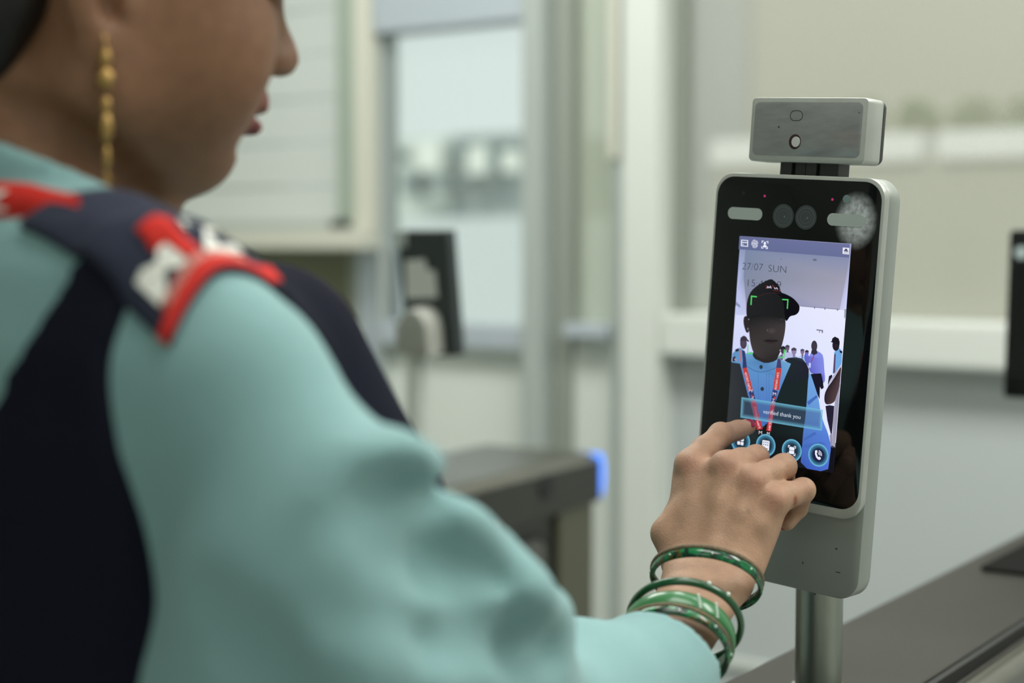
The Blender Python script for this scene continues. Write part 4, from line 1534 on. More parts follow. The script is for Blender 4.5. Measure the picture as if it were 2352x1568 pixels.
def bust(F, grow, k=.05):
    for s in (1, -1):
        c = body(0.078 * s, .098, -.165)
        F.cap(c + UP * .035 - FB * .03, c, .05 + grow, .056 + grow, k)


# ---- skin: one continuous body, fine where hand and head are
F = Field(axis_pts((-.62, -.37, .012), (-.37, -.08, .003), (-.08, .075, .010), (.075, .24, .0011), (.24, .27, .01)),
          axis_pts((.42, .62, .014), (.62, .925, .003), (.925, .97, .004), (.97, 1.13, .0011), (1.13, 1.16, .01)),
          axis_pts((-.02, .55, .022), (.55, 1.09, .012), (1.09, 1.315, .0011), (1.315, 1.74, .003)))
# torso, arms and legs under the clothes
F.put(torso_fn(-.012), TLO, THI, .02)
bust(F, -.012)
F.cap(body(.085, .062, -.075), body(.085, .092, -.150), .034, .040, .03)
for S, E_, W_ in ((SH_R, ELB, WR), (SH_L, EL_L, WR_L)):
    if S is SH_R:
        F.chain(ARM_R, [.026, .031, .033, .030], .02)
        F.chain([E_, E_ + (W_ - FA * .10 - E_) * .6, W_ - FA * .09], [.030, .026, .019], .015)
    else:
        F.chain([S, E_], [.042, .030], .03)
        F.chain([E_, E_ + (W_ - E_) * .35, W_ - (W_ - E_).normalized() * .03], [.030, .028, .022], .02)
F.chain([body(.06, 0, -.055), SH_R], [.036, .026], .03)
F.chain([body(-.06, 0, -.05), SH_L], [.045, .044], .05)
F.chain([WR_L, WR_L + Vector((.02, .03, -.08))], [.025, .03], .02)
for k_ in range(4):
    b0 = WR_L + Vector((.02, .03, -.08)) + RB * (.012 * (k_ - 1.5)) * 1.2
    F.chain([b0, b0 + UP * -.05 + FB * .01, b0 + UP * -.085 + FB * .0], [.012, .010, .008], .006)
F.chain([WR_L + Vector((.02, .03, -.05)), WR_L + FB * .05 + UP * -.07, WR_L + FB * .055 + UP * -.11], [.014, .011, .009], .008)
HIPZ = -.62
for s in (1, -1):
    hip, kne, ank = body(.085 * s, 0, -.66), body(.095 * s, .02, -.98), body(.10 * s, -.01, -1.33)
    F.chain([hip, kne, ank], [.082, .055, .038], .05)
    F.chain([ank, ank + FB * .12 + UP * -.045], [.038, .03], .03)
# neck
F.chain([body(0, -.012, -.03), hd(-24, 0, -40)], [.052, .047], .012)
F.cap(body(0.0, .045, -.01), hd(20, 0, -70), .020, .022, .02)

# ---- head
ax3 = (hf, hr, hu)
F.ell(hd(-6, 0, 48), ax3, (.094, .073, .078), .02)
F.ell(hd(38, 0, 0), ax3, (.055, .062, .086), .03)
for s in (1, -1):
    F.cap(hd(2, 49 * s, -50), hd(64, 14 * s, -67), .0165, .0135, .02)
    F.cap(hd(0, 56 * s, -10), hd(6, 49 * s, -50), .016, .016, .03)
    F.ell(hd(58, 35 * s, -12), ax3, (.030, .026, .032), .03)
    F.ell(hd(40, 38 * s, -36), ax3, (.038, .022, .030), .025)
    F.cap(hd(84, 10 * s, 40), hd(74, 42 * s, 40), .012, .010, .02)
F.ell(hd(67, 0, -36), ax3, (.0250, .031, .030), .016)
F.ell(hd(52, 0, -56), ax3, (.030, .034, .026), .02)
F.ell(hd(70.5, 0, -67.5), ax3, (.0150, .017, .0140), .014)
F.cap(hd(82, 0, 34), hd(102, 0, 2), .0075, .0088, .014)
F.ell(hd(104.5, 0, -7), ax3, (.0118, .0110, .0100), .008)
for s in (1, -1):
    F.ell(hd(95, 11.5 * s, -11), ax3, (.012, .0078, .0085), .008)
    F.ell(hd(99, 6.5 * s, -18.5), ax3, (.0066, .0042, .0058), .003, 'sub')
    F.ell(hd(81, 31 * s, 26), ax3, (.016, .018, .011), .014, 'sub')
    F.ell(hd(70, 31 * s, 25), ax3, (.0135, .0165, .0105), .004)
    F.chain([hd(81, 18 * s, 27), hd(83, 30 * s, 32), hd(77, 44 * s, 27)], [.003, .0052, .003], .004)
    F.chain([hd(81, 18 * s, 24), hd(82, 30 * s, 18.5), hd(77, 44 * s, 24)], [.003, .0040, .003], .004)
F.ell(hd(92.5, 0, -30.5), ax3, (.0100, .019, .0062), .005)
F.ell(hd(94, 0, -35.5), ax3, (.0092, .021, .0050), .003)
F.ell(hd(91, 0, -46.5), ax3, (.0108, .019, .0068), .003)
F.ell(hd(101, 0, -41.0), ax3, (.0085, .026, .0010), .003, 'sub')
F.ell(hd(91, 0, -56.5), ax3, (.0105, .024, .0050), .006, 'sub')
for s in (1, -1):
    ec = hd(-4, 71 * s, -6)
    ef = (hf * .93 + hr * (.30 * -s)).normalized()
    eu = (hu + hf * -.18).normalized()
    ef = (ef - eu * ef.dot(eu)).normalized()
    er = ef.cross(eu).normalized()
    F.ell(ec, (ef, er, eu), (.0185, .0065, .031), .006)
    F.ell(hd(2, 73 * s, -8), (hf, hr, hu), (.008, .007, .013), .005, 'sub')
    F.ell(hd(-1, 70.5 * s, -33), (hf, hr, hu), (.009, .0045, .010), .005)
    F.ell(hd(10, 69.5 * s, -11), (hf, hr, hu), (.0045, .005, .007), .004)


def field_hit(Fd, px, py, y0=.50, y1=.95):
    d = ray(px, py)
    ys = np.arange(y0, y1, .001)
    P = np.array(EYE)[None, :] + np.array(d)[None, :] * (ys / d.y)[:, None]
    I = [np.clip(np.searchsorted(a_, P[:, q_]), 0, len(a_) - 1) for q_, a_ in enumerate((Fd.x, Fd.y, Fd.z))]
    v = Fd.d[I[0], I[1], I[2]]
    w = np.nonzero(v < 0)[0]
    return Vector(P[w[0] if len(w) else int(np.argmin(v))])


# crease where the jaw meets the neck
jaw = [field_hit(F, *p) for p in ((-60, 215), (0, 236), (80, 268), (150, 302), (205, 340), (255, 385), (312, 446), (345, 480))]
F.chain([p - ray(150, 300).normalized() * .0025 for p in jaw], [.003, .005, .006, .006, .006, .006, .006, .006], .012, 'sub')
# ---- right hand (every joint placed where the photograph shows it)
MCP = [H3(372, 535, 1.068), H3(690, 545, 1.050), H3(925, 680, 1.041), H3(1115, 850, 1.038)]
PIP = [H3(645, 275, 1.094), H3(962, 480, 1.074), H3(1210, 560, 1.062), H3(1382, 772, 1.056)]
DIP = [H3(800, 226, 1.115), H3(1010, 610, 1.094), H3(1225, 735, 1.084), H3(1345, 930, 1.074)]
tip_c = on_plane(1490 + 893 / 3.92, 930 + 196 / 3.92, DO + dn * 0.0073, dn)
TIP = [tip_c, H3(930, 690, 1.098), H3(1120, 810, 1.090), H3(1250, 1060, 1.070)]
CAR = [H3(390, 1370, 1.036), H3(520, 1400, 1.027), H3(660, 1420, 1.024), H3(800, 1420, 1.028)]
fr_ = [(.0096, .0096, .0084, .0070, .0058), (.0092, .0094, .0086, .0070, .0058), (.0090, .0092, .0086, .0068, .0056), (.0088, .0088, .0081, .0064, .0053)]
deep = Vector((0.05, 1.0, -0.05)).normalized()
for i in range(4):
    m_, p_, d_, t_ = MCP[i], PIP[i], DIP[i], TIP[i]
    r0, r1, r2, r3, r4 = fr_[i]
    F.cap(CAR[i] + deep * .004, m_ + deep * .003, .0118, .0086, .013)
    F.cap(CAR[i] + deep * .013, m_ + (CAR[i] - m_) * .12 + deep * .011, .0115, .0085, .011)
for i in range(4):
    m_, p_, d_, t_ = MCP[i], PIP[i], DIP[i], TIP[i]
    r0, r1, r2, r3, r4 = fr_[i]
    fl = Field(F.x, F.y, F.z) if False else None
    F.cap(m_ - deep * .0006, m_ - deep * .0006 + (p_ - m_).normalized() * .003, .0088, .0086, .005)
    F.cap(m_, m_ + (p_ - m_) * .5, r0, r1, .004)
    F.cap(m_ + (p_ - m_) * .5, p_, r1 * .985, r2, .003)
    F.cap(p_, d_, r2, r3, .0025)
    F.cap(d_, t_, r3, r4, .0025)
    # knuckle ridge on top of the middle joint
    top = ((p_ - m_).normalized() - (d_ - p_).normalized())
    if top.length > .05:
        F.ell(p_ + top.normalized() * .0016, ax3, (r2 * .93,) * 3, .003)
for i in range(3):
    a_, b_ = (CAR[i] + CAR[i + 1]) * .5 + deep * .005, (MCP[i] + MCP[i + 1]) * .5 + deep * .0065
    F.cap(a_, a_ + (b_ - a_) * .86, .0112, .0080, .011)
# tendons on the back of the hand
for i in range(4):
    a_, b_ = CAR[i] - deep * .0066, MCP[i] - deep * .0062
    F.chain([a_ + (b_ - a_) * .25, a_ + (b_ - a_) * .6, b_], [.0030, .0030, .0042], .008)
# ball of the thumb, thumb running away behind the palm
TM = [H3(330, 1440, 1.040), H3(172, 1155, 1.052), H3(330, 880, 1.088), H3(520, 700, 1.100)]
F.chain(TM, [.0135, .0105, .0092, .0070], .006)
F.cap(TM[0], MCP[0] + deep * .016 + UP * -.008, .012, .0075, .012)
F.cap(H3(310, 1010, 1.052), H3(370, 1400, 1.043), .0098, .0115, .010)
F.cap(H3(1000, 1130, 1.050), H3(860, 1420, 1.040), .0112, .0120, .010)
F.cap(H3(1060, 960, 1.044), H3(860, 1420, 1.034), .0098, .0115, .010)
# wrist and forearm
for a_, r_ in ((WR_R, .0138), (WR_U, .0136)):
    s_ = -1 if a_ is WR_R else 1
    F.cap(a_, CAR[0] * (s_ < 0) + CAR[3] * (s_ > 0) if False else (CAR[0] if s_ < 0 else CAR[3]), r_, .0120, .010)
    F.cap(a_, WR + (a_ - WR) * .42 - FA * .10, r_, .0150, .008)
F.cap(WR, CAR[1] + (CAR[2] - CAR[1]) * .5, .0150, .0125, .010)
F.cap(WR, WR - FA * .12, .0150, .0195, .010)
F.ell(WR_U - FA * .008 - deep * .006, ax3, (.0100,) * 3, .006)

V, Q = F.mesh(1)
base = np.array([0.238, 0.118, 0.064])  # dark tone: the shade on the face is put into the skin colour
cols = np.tile(base, (len(V), 1))


def blob(c, rad, col, amt):
    d2 = ((V - np.array(c)) ** 2).sum(1)
    wgt = amt * np.exp(-d2 / (2 * rad * rad))
    cols[:] = cols * (1 - wgt[:, None]) + np.array(col) * wgt[:, None]


hand_lit_w = np.clip((V[:, 0] - .04) / .04, 0, 1)
cols = cols * (1 - hand_lit_w[:, None]) + np.array([0.47, 0.285, 0.19]) * hand_lit_w[:, None]  # hand painted lighter, as the part the light falls on
for i in range(4):
    blob(MCP[i] - deep * .010, .0055, (0.34, 0.14, 0.10), .6)
    blob(PIP[i] - deep * .006, .005, (0.42, 0.22, 0.15), .4)
# a small scratch and a mole, found on the surface facing the photographer
rel_v = V - np.array(EYE)
dep = rel_v[:, 1] * CP - rel_v[:, 2] * SP
ppx = 1176 + F_PX * rel_v[:, 0] / dep
ppy = 784 - F_PX * (rel_v[:, 2] * CP + rel_v[:, 1] * SP) / dep


def mark(px, py, rad, col, amt):
    d2 = (ppx - px) ** 2 + (ppy - py) ** 2
    nearv = d2 < 30
    if nearv.any():
        c = V[nearv][dep[nearv].argmin()]
        blob(c, rad, col, amt)


for k_ in range(5):
    mark(1832 - k_ * .8, 1143 + k_ * 6, .0011, (0.26, 0.07, 0.035), .75)
mark(1721, 1172, .0012, (0.22, 0.17, 0.13), .6)
for q in ((97, -30), (99, -34), (97, -46), (95, -48)):
    for r_ in (-14, -7, 0, 7, 14):
        blob(hd(q[0] - abs(r_) * .35, r_, q[1]), .0042, (0.19, 0.022, 0.042), .85)
obj('body', V, Q, M['skin'], person, True, cols, label='brown skin')

# finger nails
def nail(i_tip, i_dip, i_pip, r_, material, lab=None):
    t_, d_, p_ = i_tip, i_dip, i_pip
    ax = (t_ - d_).normalized()
    bend = (d_ - p_).normalized()
    side = ax.cross(bend)
    if side.length < .15:
        side = ax.cross(deep)
    side.normalize()
    nm = side.cross(ax).normalized()
    if nm.dot((p_ - t_)) < 0 and False:
        nm = -nm
    return ax, side, nm


def put_nail(c, ax, side, nm, ln, wd, material, lab=None):
    o = MB().ball(c, ln, wd, .0012, ax, side, nm, 14).build('fingernail', material, person, True, lab)
    return o


ax = (TIP[0] - DIP[0]).normalized()
nm_ = (UP * .55 + Vector((.75, .0, 0)) - dn * -.25)
nm_ = (nm_ - ax * nm_.dot(ax)).normalized()
put_nail(TIP[0] - ax * .0012 + nm_ * .0048, ax, ax.cross(nm_).normalized(), nm_, .0048, .0040, M['polish'], 'dark pink polished nail')
for i in (1, 2, 3):
    ax = (TIP[i] - DIP[i]).normalized()
    nm_ = (deep + RB * .2)
    nm_ = (nm_ - ax * nm_.dot(ax)).normalized()
    put_nail(TIP[i] + ax * .002 + nm_ * .0044, ax, ax.cross(nm_).normalized(), nm_, .0052 if i < 3 else .0030, .0042 if i < 3 else .0026, M['polish'], 'dark pink polished nail')
ax = (TM[3] - TM[2]).normalized()
nm_ = (-deep - ax * (-deep).dot(ax)).normalized()
put_nail(TM[3] + ax * .002 + nm_ * .0058, ax, ax.cross(nm_).normalized(), nm_, .0075, .006, M['polish'], 'dark pink polished nail')
# eyes
for s in (1, -1):
    MB().ball(hd(74.2, 31 * s, 25), .0112, n=18).build('eye', M['eye'], person, True)
    MB().ball(hd(82.6, 31.5 * s, 25.5), .0042, n=14).build('iris', M['hair'], person, True)
    mb = MB().tube([hd(92, 14 * s, 37), hd(90, 28 * s, 41), hd(80, 45 * s, 37)], [.0022, .0028, .0012], 8)
    mb.build('eyebrow', M['hair'], person, True)

# ---- hair and cap
F = Field(np.arange(-.38, -.05, .0035), np.arange(.60, .94, .0035), np.arange(1.36, 1.74, .0035))
F.ell(hd(-10, 0, 47), ax3, (.098, .0775, .083), 0)
F.ell(hd(-104, 0, 18), ax3, (.035, .045, .045), .02)
F.cap(hd(-55, 30, -22), hd(-55, -30, -22), .030, .030, .02)
for s in (1, -1):
    F.chain([hd(-40, 54 * s, 14), hd(-44, 50 * s, -12), hd(-44, 40 * s, -44)], [.017, .017, .013], .012)
F.ell(hd(75, 0, -5), ax3, (.075, .09, .085), .01, 'sub')
for s in (1, -1):
    F.ell(hd(0, 80 * s, -4), ax3, (.026, .030, .040), .01, 'sub')
V, Q = F.mesh(1)
obj('hair', V, Q, M['hair'], person, True)
F = Field(np.arange(-.40, .0, .004), np.arange(.58, 1.0, .004), np.arange(1.42, 1.78, .004))
F.ell(hd(-6, 0, 58), ax3, (.106, .086, .088), 0)
F.ell(hd(-6, 0, 58), ax3, (.099, .079, .081), 0, 'sub')
cut = hd(0, 0, 58)


def below(X, Y, Z):
    return -((X - cut.x) * -hu.x + (Y - cut.y) * -hu.y + (Z - cut.z) * -hu.z)


F.put(below, (-.4, .58, 1.42), (.0, 1.0, 1.78), 0, 'sub')
F.d = np.maximum(F.d, -0.0 - ((F.x[:, None, None] - cut.x) * hu.x + (F.y[None, :, None] - cut.y) * hu.y + (F.z[None, None, :] - cut.z) * hu.z)) if False else F.d
V, Q = F.mesh(1)
capm = mat('cap_cloth', (26, 28, 36), 0.9, bump=.2, bump_scale=2000)
cap_o = obj('cap', V, Q, capm, person, True)
mb = MB()
g = []
for j in range(7):
    for i in range(13):
        a_ = R(-62 + 124 * i / 12)
        rr0 = 1 + j / 6 * (0.62 * math.cos(a_ * 1.1) ** 1.0)
        g.append(hd(-6 + 98 * math.cos(a_) * rr0, 80 * math.sin(a_) * (1 + .12 * j / 6), 68 - 12 * (j / 6) ** 1.5 - 10 * (math.sin(a_) ** 2) * j / 6))
n_ = len(g)
g2 = [p - hu * .003 for p in g]
fs = []
for j in range(6):
    for i in range(12):
        q = (j * 13 + i, j * 13 + i + 1, (j + 1) * 13 + i + 1, (j + 1) * 13 + i)
        fs += [q, tuple(x + n_ for x in q[::-1])]
bd = [i for i in range(13)] + [j * 13 + 12 for j in range(1, 7)] + [6 * 13 + i for i in range(11, -1, -1)] + [j * 13 for j in range(5, 0, -1)]
for k in range(len(bd)):
    a_, b_ = bd[k], bd[(k + 1) % len(bd)]
    fs.append((b_, a_, a_ + n_, b_ + n_))
mb.add(g + g2, fs).build('brim', capm, cap_o, True)

# ---- shirt
CUFF = WR - FA * 0.0885
FS = Field(np.arange(-.62, .19, .004), np.arange(.42, 1.06, .004), np.arange(.66, 1.50, .004))
SX, SY, SZ = FS.x[:, None, None], FS.y[None, :, None], FS.z[None, None, :]
FS.put(torso_fn(.0), TLO, THI, .02)
bust(FS, .0)
FS.cap(body(.085, .062, -.075), body(.085, .092, -.150), .046, .051, .03)
FS.chain([body(.05, -.005, -.050), SH_R], [.046, .0345], .03)
FS.chain([body(-.05, -.005, -.045), SH_L], [.050, .053], .05)
FS.chain(ARM_R, [.0345, .0445, .050, .052], .02)
FS.chain([at(600, 1060, .664), at(668, 1350, .650), at(690, 1600, .668), ELB], [.030, .044, .060, .052], .02)
# cloth bunched in the crook of the arm
FS.chain([at(940, 1462, .69), at(1092, 1548, .75), at(1255, 1652, .82)], [.0455, .042, .033], .025)
FS.chain([ELB, ELB + (CUFF - ELB) * .5, CUFF - FA * .02, CUFF + FA * .03], [.054, .046, .0362, .0358], .02)
FS.chain([SH_L, EL_L, WR_L + UP * .02], [.056, .056, .042], .04)
# folds across the sleeve

FS.cap(at(1300, 1690, .82), at(1445, 1625, .895), .032, .032, .03)
# creases of the sleeve: raised folds and the hollows between them
ridges = [([(972, 1072), (905, 1083), (830, 1112), (760, 1165)], [.010, .011, .009, .004]),
          ([(1130, 1262), (1050, 1240), (950, 1208), (860, 1200)], [.011, .012, .010, .005]),
          ([(1258, 1408), (1190, 1384), (1090, 1368), (980, 1390)], [.012, .013, .012, .006]),
          ([(700, 1500), (820, 1530), (960, 1575)], [.006, .009, .009])]
hollows = [([(1000, 1150), (935, 1150), (870, 1155), (800, 1190)], [.003, .0075, .006, .003]),
           ([(1150, 1335), (1085, 1308), (1005, 1282), (900, 1275)], [.003, .008, .007, .004]),
           ([(1270, 1490), (1200, 1478), (1120, 1455), (1000, 1460)], [.004, .008, .006, .003]),
           ([(470, 1400), (560, 1490), (660, 1590)], [.006, .008, .008])]
FAR = (.70, .745, .80, .80)
RH = [([field_hit(FS, *p, y1=y_) for p in pts_], r_) for (pts_, r_), y_ in zip(ridges, FAR)]
HH = [([field_hit(FS, *p, y1=y_) for p in pts_], r_) for (pts_, r_), y_ in zip(hollows, FAR)]
for pts_, r_ in RH:
    FS.chain([p + ray(1000, 1200).normalized() * .006 for p in pts_], r_, .02)
for pts_, r_ in HH:
    FS.chain([p - ray(1000, 1200).normalized() * .0045 for p in pts_], r_, .02, 'sub')
# collar
col0, col1 = body(0, -.012, -.02), body(0, .012, .045)
FS.cap(body(0, -.006, -.03), body(0, -.006, .035), .069, .064, .012)
# open neck and cuff
FS.cap(body(0, -.010, -.03), hd(-24, 0, -40), .057, .058, 0, 'sub')
cp = (SX - (CUFF.x)) * FA.x + (SY - CUFF.y) * FA.y + (SZ - CUFF.z) * FA.z
near = ((SX - CUFF.x) ** 2 + (SY - CUFF.y) ** 2 + (SZ - CUFF.z) ** 2) < .075 ** 2
FS.d = np.where(near, np.maximum(FS.d, cp), FS.d)
FS.cap(CUFF - FA * .03, CUFF + FA * .02, .0312, .0322, 0, 'sub')
# the collar's upper rim slopes down to the front
rim = (SZ - (NK.z + .0105)) + ((SX - NK.x) * FB.x + (SY - NK.y) * FB.y) * .45
nearc = ((SX - NK.x) ** 2 + (SY - NK.y) ** 2) < .10 ** 2
FS.d = np.where(nearc, np.maximum(FS.d, rim), FS.d)
shirt_d = FS.d.copy()
Vs, Qs = FS.mesh(2)
shirt = obj('shirt', Vs, Qs, M['teal'], person, True, label='teal long-sleeved shirt')

# ---- vest
FV = Field(FS.x, FS.y, FS.z)
FV.put(torso_fn(.006, -.56, .03), TLO, THI, .02)
bust(FV, .008)
FV.cap(body(.085, .062, -.075), body(.085, .092, -.150), .053, .058, .03)
FV.chain([body(.05, -.005, -.050), SH_R], [.052, .040], .03)
FV.chain([body(-.05, -.005, -.045), SH_L], [.057, .0605], .05)
x_, y_, h_ = SX - NK.x, SY - NK.y, SZ - NK.z
r_ = x_ * RB.x + y_ * RB.y + 0 * h_
f_ = x_ * FB.x + y_ * FB.y + 0 * h_
h_ = h_ + 0 * r_
# arm holes, back neckline, front V, hem
FV.d = np.maximum(FV.d, np.abs(r_) - (.150 + .10 * np.clip(-.07 - h_, 0, .25)))
vb = [field_hit(FS, *p) - NK for p in ((160, 640), (110, 720), (60, 800), (0, 930))]
vb_h = np.array([p.z for p in vb][::-1])
vb_r = np.array([p.dot(RB) for p in vb][::-1])
vb_h = np.concatenate([[vb_h[0] - .09], vb_h])
vb_r = np.concatenate([[0], vb_r])
nb = np.where(f_ < .0, np.interp(h_, vb_h, vb_r) - np.abs(r_), .070 * np.clip(1 + h_ / .26, 0, 1.2) - np.abs(r_))
FV.d = np.maximum(FV.d, nb)
FV.d = np.maximum(FV.d, .074 - np.sqrt(x_ ** 2 + y_ ** 2) + 0 * h_)
FV.d = np.maximum(FV.d, -.55 - h_)
FV.d = np.maximum(FV.d, -(shirt_d + .0012)) if False else FV.d
Vv, Qv = FV.mesh(2)
vest_o = obj('vest', Vv, Qv, M['navy'], person, True, label='sleeveless navy vest')

# ---- things draped on shirt and vest
tree_s = BVHTree.FromPolygons([Vector(v) for v in Vs], [tuple(q) for q in Qs])
tree_v = BVHTree.FromPolygons([Vector(v) for v in Vv], [tuple(q) for q in Qv])


def drape_hit(o, d):
    best = None
    for tr in (tree_s, tree_v):
        h = tr.ray_cast(o, d)
        if h[0] is not None and (best is None or h[3] < best):
            best = h[3]
    return best


def surf(px, py, ymin=.55):
    """point of the clothes under a picture point"""
    d = ray(px, py).normalized()
    t = drape_hit(EYE + d * .2, d)
    return EYE + d * (.2 + t) if t else None


def drape(name, quad, nu, nv, off, thick, material, parent, nrm, label=None, bulge=0.0):
    """cloth patch over the quad of 3D corners, laid onto the clothes along -nrm, with a thickness"""
    q = [Vector(p) for p in quad]
    top, bot = [], []
    for j in range(nv + 1):
        for i in range(nu + 1):
            a, b = i / nu, j / nv
            p = (q[0] * (1 - a) + q[1] * a) * (1 - b) + (q[3] * (1 - a) + q[2] * a) * b
            t = drape_hit(p + nrm * .12, -nrm)
            base_p = p + nrm * (.12 - t) if t is not None and abs(.12 - t) < .05 else p
            top.append(base_p + nrm * (off + thick + bulge * math.sin(math.pi * b)))
            bot.append(base_p + nrm * off)
    n = len(top)
    fs = []
    w1 = nu + 1
    for j in range(nv):
        for i in range(nu):
            f = (j * w1 + i, j * w1 + i + 1, (j + 1) * w1 + i + 1, (j + 1) * w1 + i)
            fs += [f, tuple(x + n for x in f[::-1])]
    bd = list(range(w1)) + [j * w1 + nu for j in range(1, nv + 1)] + [nv * w1 + i for i in range(nu - 1, -1, -1)] + [j * w1 for j in range(nv - 1, 0, -1)]
    for k in range(len(bd)):
        a, b = bd[k], bd[(k + 1) % len(bd)]
        fs.append((b, a, a + n, b + n))
    return obj(name, top + bot, fs, material, parent, True, label=label)


SHN = (UP * .80 + RB * .48 - FB * .10).normalized()
SPX = lambda x, y: surf(x, y)

# epaulette on the near shoulder
def patch(quad, a0, a1, b0, b1):
    q = [Vector(p) for p in quad]
    f = lambda a, b: (q[0] * (1 - a) + q[1] * a) * (1 - b) + (q[3] * (1 - a) + q[2] * a) * b
    return [f(a0, b0), f(a1, b0), f(a1, b1), f(a0, b1)]


EPN = (UP * .86 - FB * .32 + RB * .22).normalized()
EP = [surf(48, 532), surf(392, 808), surf(628, 664) + FB * .004, surf(152, 474) + FB * .022]
print('EP', [None if p is None else tuple(round(c, 3) for c in p) for p in EP])
ep = drape('epaulette', EP, 26, 12, .0015, .0030, M['strap_lit'], vest_o, EPN, 'dark shoulder strap, painted paler as lit from above')
drape('red_border', patch(EP, .945, 1.0, -.02, 1.02), 3, 12, .0046, .0018, M['red'], vest_o, EPN, 'red border at the strap end')


def drape_text(name, body_t, quad, off, material, parent, nrm, fat=0.05):
    """letters laid on the clothes; quad = baseline left, baseline right, top right, top left"""
    v, f = text_mesh(body_t, fat)
    mn, mx = v.min(0), v.max(0)
    q = [Vector(p) for p in quad]
    out = []
    for x, y, _ in v:
        a, b = (x - mn[0]) / (mx[0] - mn[0]), (y - mn[1]) / (mx[1] - mn[1])
        p = (q[0] * (1 - a) + q[1] * a) * (1 - b) + (q[3] * (1 - a) + q[2] * a) * b
        t = drape_hit(p + nrm * .12, -nrm)
        out.append((p + nrm * (.12 - t) if t is not None and abs(.12 - t) < .05 else p) + nrm * off)
    return obj(name, out, f, material, parent)


def EPP(a0, a1, b0, b1):
    """letter box on the strap: reading direction runs across the strap"""
    p = patch(EP, a0, a1, b0, b1)
    return [p[1], p[2], p[3], p[0]]


drape_text('emblem_letter', 'M', EPP(.75, .895, .10, .42), .0054, M['white_thread'], vest_o, EPN)
drape_text('emblem_letter', 'Z', EPP(.73, .895, .56, .90), .0054, M['white_thread'], vest_o, EPN)
drape('emblem_figure', patch(EP, .70, .895, .40, .53), 4, 4, .0046, .0014, M['red'], vest_o, EPN)
drape('emblem_figure', patch(EP, .66, .76, .30, .50), 4, 4, .0046, .0014, M['red'], vest_o, EPN)
drape('emblem_band', patch(EP, .90, .943, .10, .86), 4, 12, .0046, .0012, mat('faded_red', (190, 92, 84), 0.8), vest_o, EPN)
drape_text('emblem_words', 'DORD MRZ', EPP(.905, .94, .14, .84), .0062, M['pink_thread'], vest_o, EPN)

# ---- lanyard round the neck, over the collar and down the chest
lan = thing('lanyard', 'red lanyard with white lettering round the teal collar', 'lanyard', Vector((NK.x, NK.y, NK.z - .1)))


def ring_pt(phi, z):
    d = (-FB * math.cos(phi) + RB * math.sin(phi)).normalized()
    o = Vector((NK.x, NK.y, z)) + d * .25
    t = tree_s.ray_cast(o, -d)[3]
    rr = .25 - t if t is not None and t < .24 else .07
    return Vector((NK.x, NK.y, z)) + d * (max(rr, .055) + .0045), d


path = []
PH0, PH1 = R(-84), R(69)
for k in range(25):
    ph = PH0 + (PH1 - PH0) * k / 24
    zc = NK.z + .003 + .004 * math.cos(ph) - .02 * max(0, abs(ph) - R(55)) / R(50)
    path.append(ring_pt(ph, zc))
lo, hi, fs = [], [], []
for p, d in path:
    wv = (UP * .86 - d * .50).normalized() * .0095
    lo.append(p - wv + d * .001)
    hi.append(p + wv)
n_ = len(lo)
vsx = lo + hi + [p + d[1] * .0012 for p, d in zip(lo, path)] + [p + d[1] * .0012 for p, d in zip(hi, path)]
for k in range(n_ - 1):
    fs += [(k, k + 1, n_ + k + 1, n_ + k), (2 * n_ + k + 1, 2 * n_ + k, 3 * n_ + k, 3 * n_ + k + 1),
           (k + 1, k, 2 * n_ + k, 2 * n_ + k + 1), (n_ + k, n_ + k + 1, 3 * n_ + k + 1, 3 * n_ + k)]
obj('neck_strap', vsx, fs, M['red'], lan, True)
for s in (-1, 1):
    pts = []
    for k in range(9):
        t_ = k / 8
        r_, h__ = s * (.064 * (1 - t_) + .010 * t_), -.035 - .26 * t_
        o = body(r_, .35, h__)
        hh = tree_s.ray_cast(o, -FB)[3]
        pts.append(o - FB * ((hh if hh else .3) - .0035))
    e0 = path[-1 if s > 0 else 0][0]
    pts = [e0] + pts
    vv, ff = [], []
    for p in pts:
        vv += [p - RB * .0095, p + RB * .0095, p + RB * .0095 + FB * .0012, p - RB * .0095 + FB * .0012]
    for k in range(len(pts) - 1):
        for j in range(4):
            ff.append((4 * k + j, 4 * k + (j + 1) % 4, 4 * k + 4 + (j + 1) % 4, 4 * k + 4 + j))
    obj('front_strap', vv, ff, M['red'], lan)
# lettering on the strap at the nape
def strap_text(body_t, ph0, ph1):
    v, f = text_mesh(body_t)
    mn, mx = v.min(0), v.max(0)
    out = []
    for x, y, _ in v:
        a, b = (x - mn[0]) / (mx[0] - mn[0]), (y - mn[1]) / (mx[1] - mn[1])
        q = (ph0 + (ph1 - ph0) * a - PH0) / (PH1 - PH0) * 24
        i = int(min(max(math.floor(q), 0), n_ - 2))
        u_ = q - i
        l_ = lo[i] * (1 - u_) + lo[i + 1] * u_
        h2 = hi[i] * (1 - u_) + hi[i + 1] * u_
        out.append(l_ + (h2 - l_) * (.22 + .56 * b) + path[i][1] * .0022)
    obj('strap_lettering', out, f, M['white_thread'], lan)


strap_text('4DORD MRZ', R(-45), R(50))

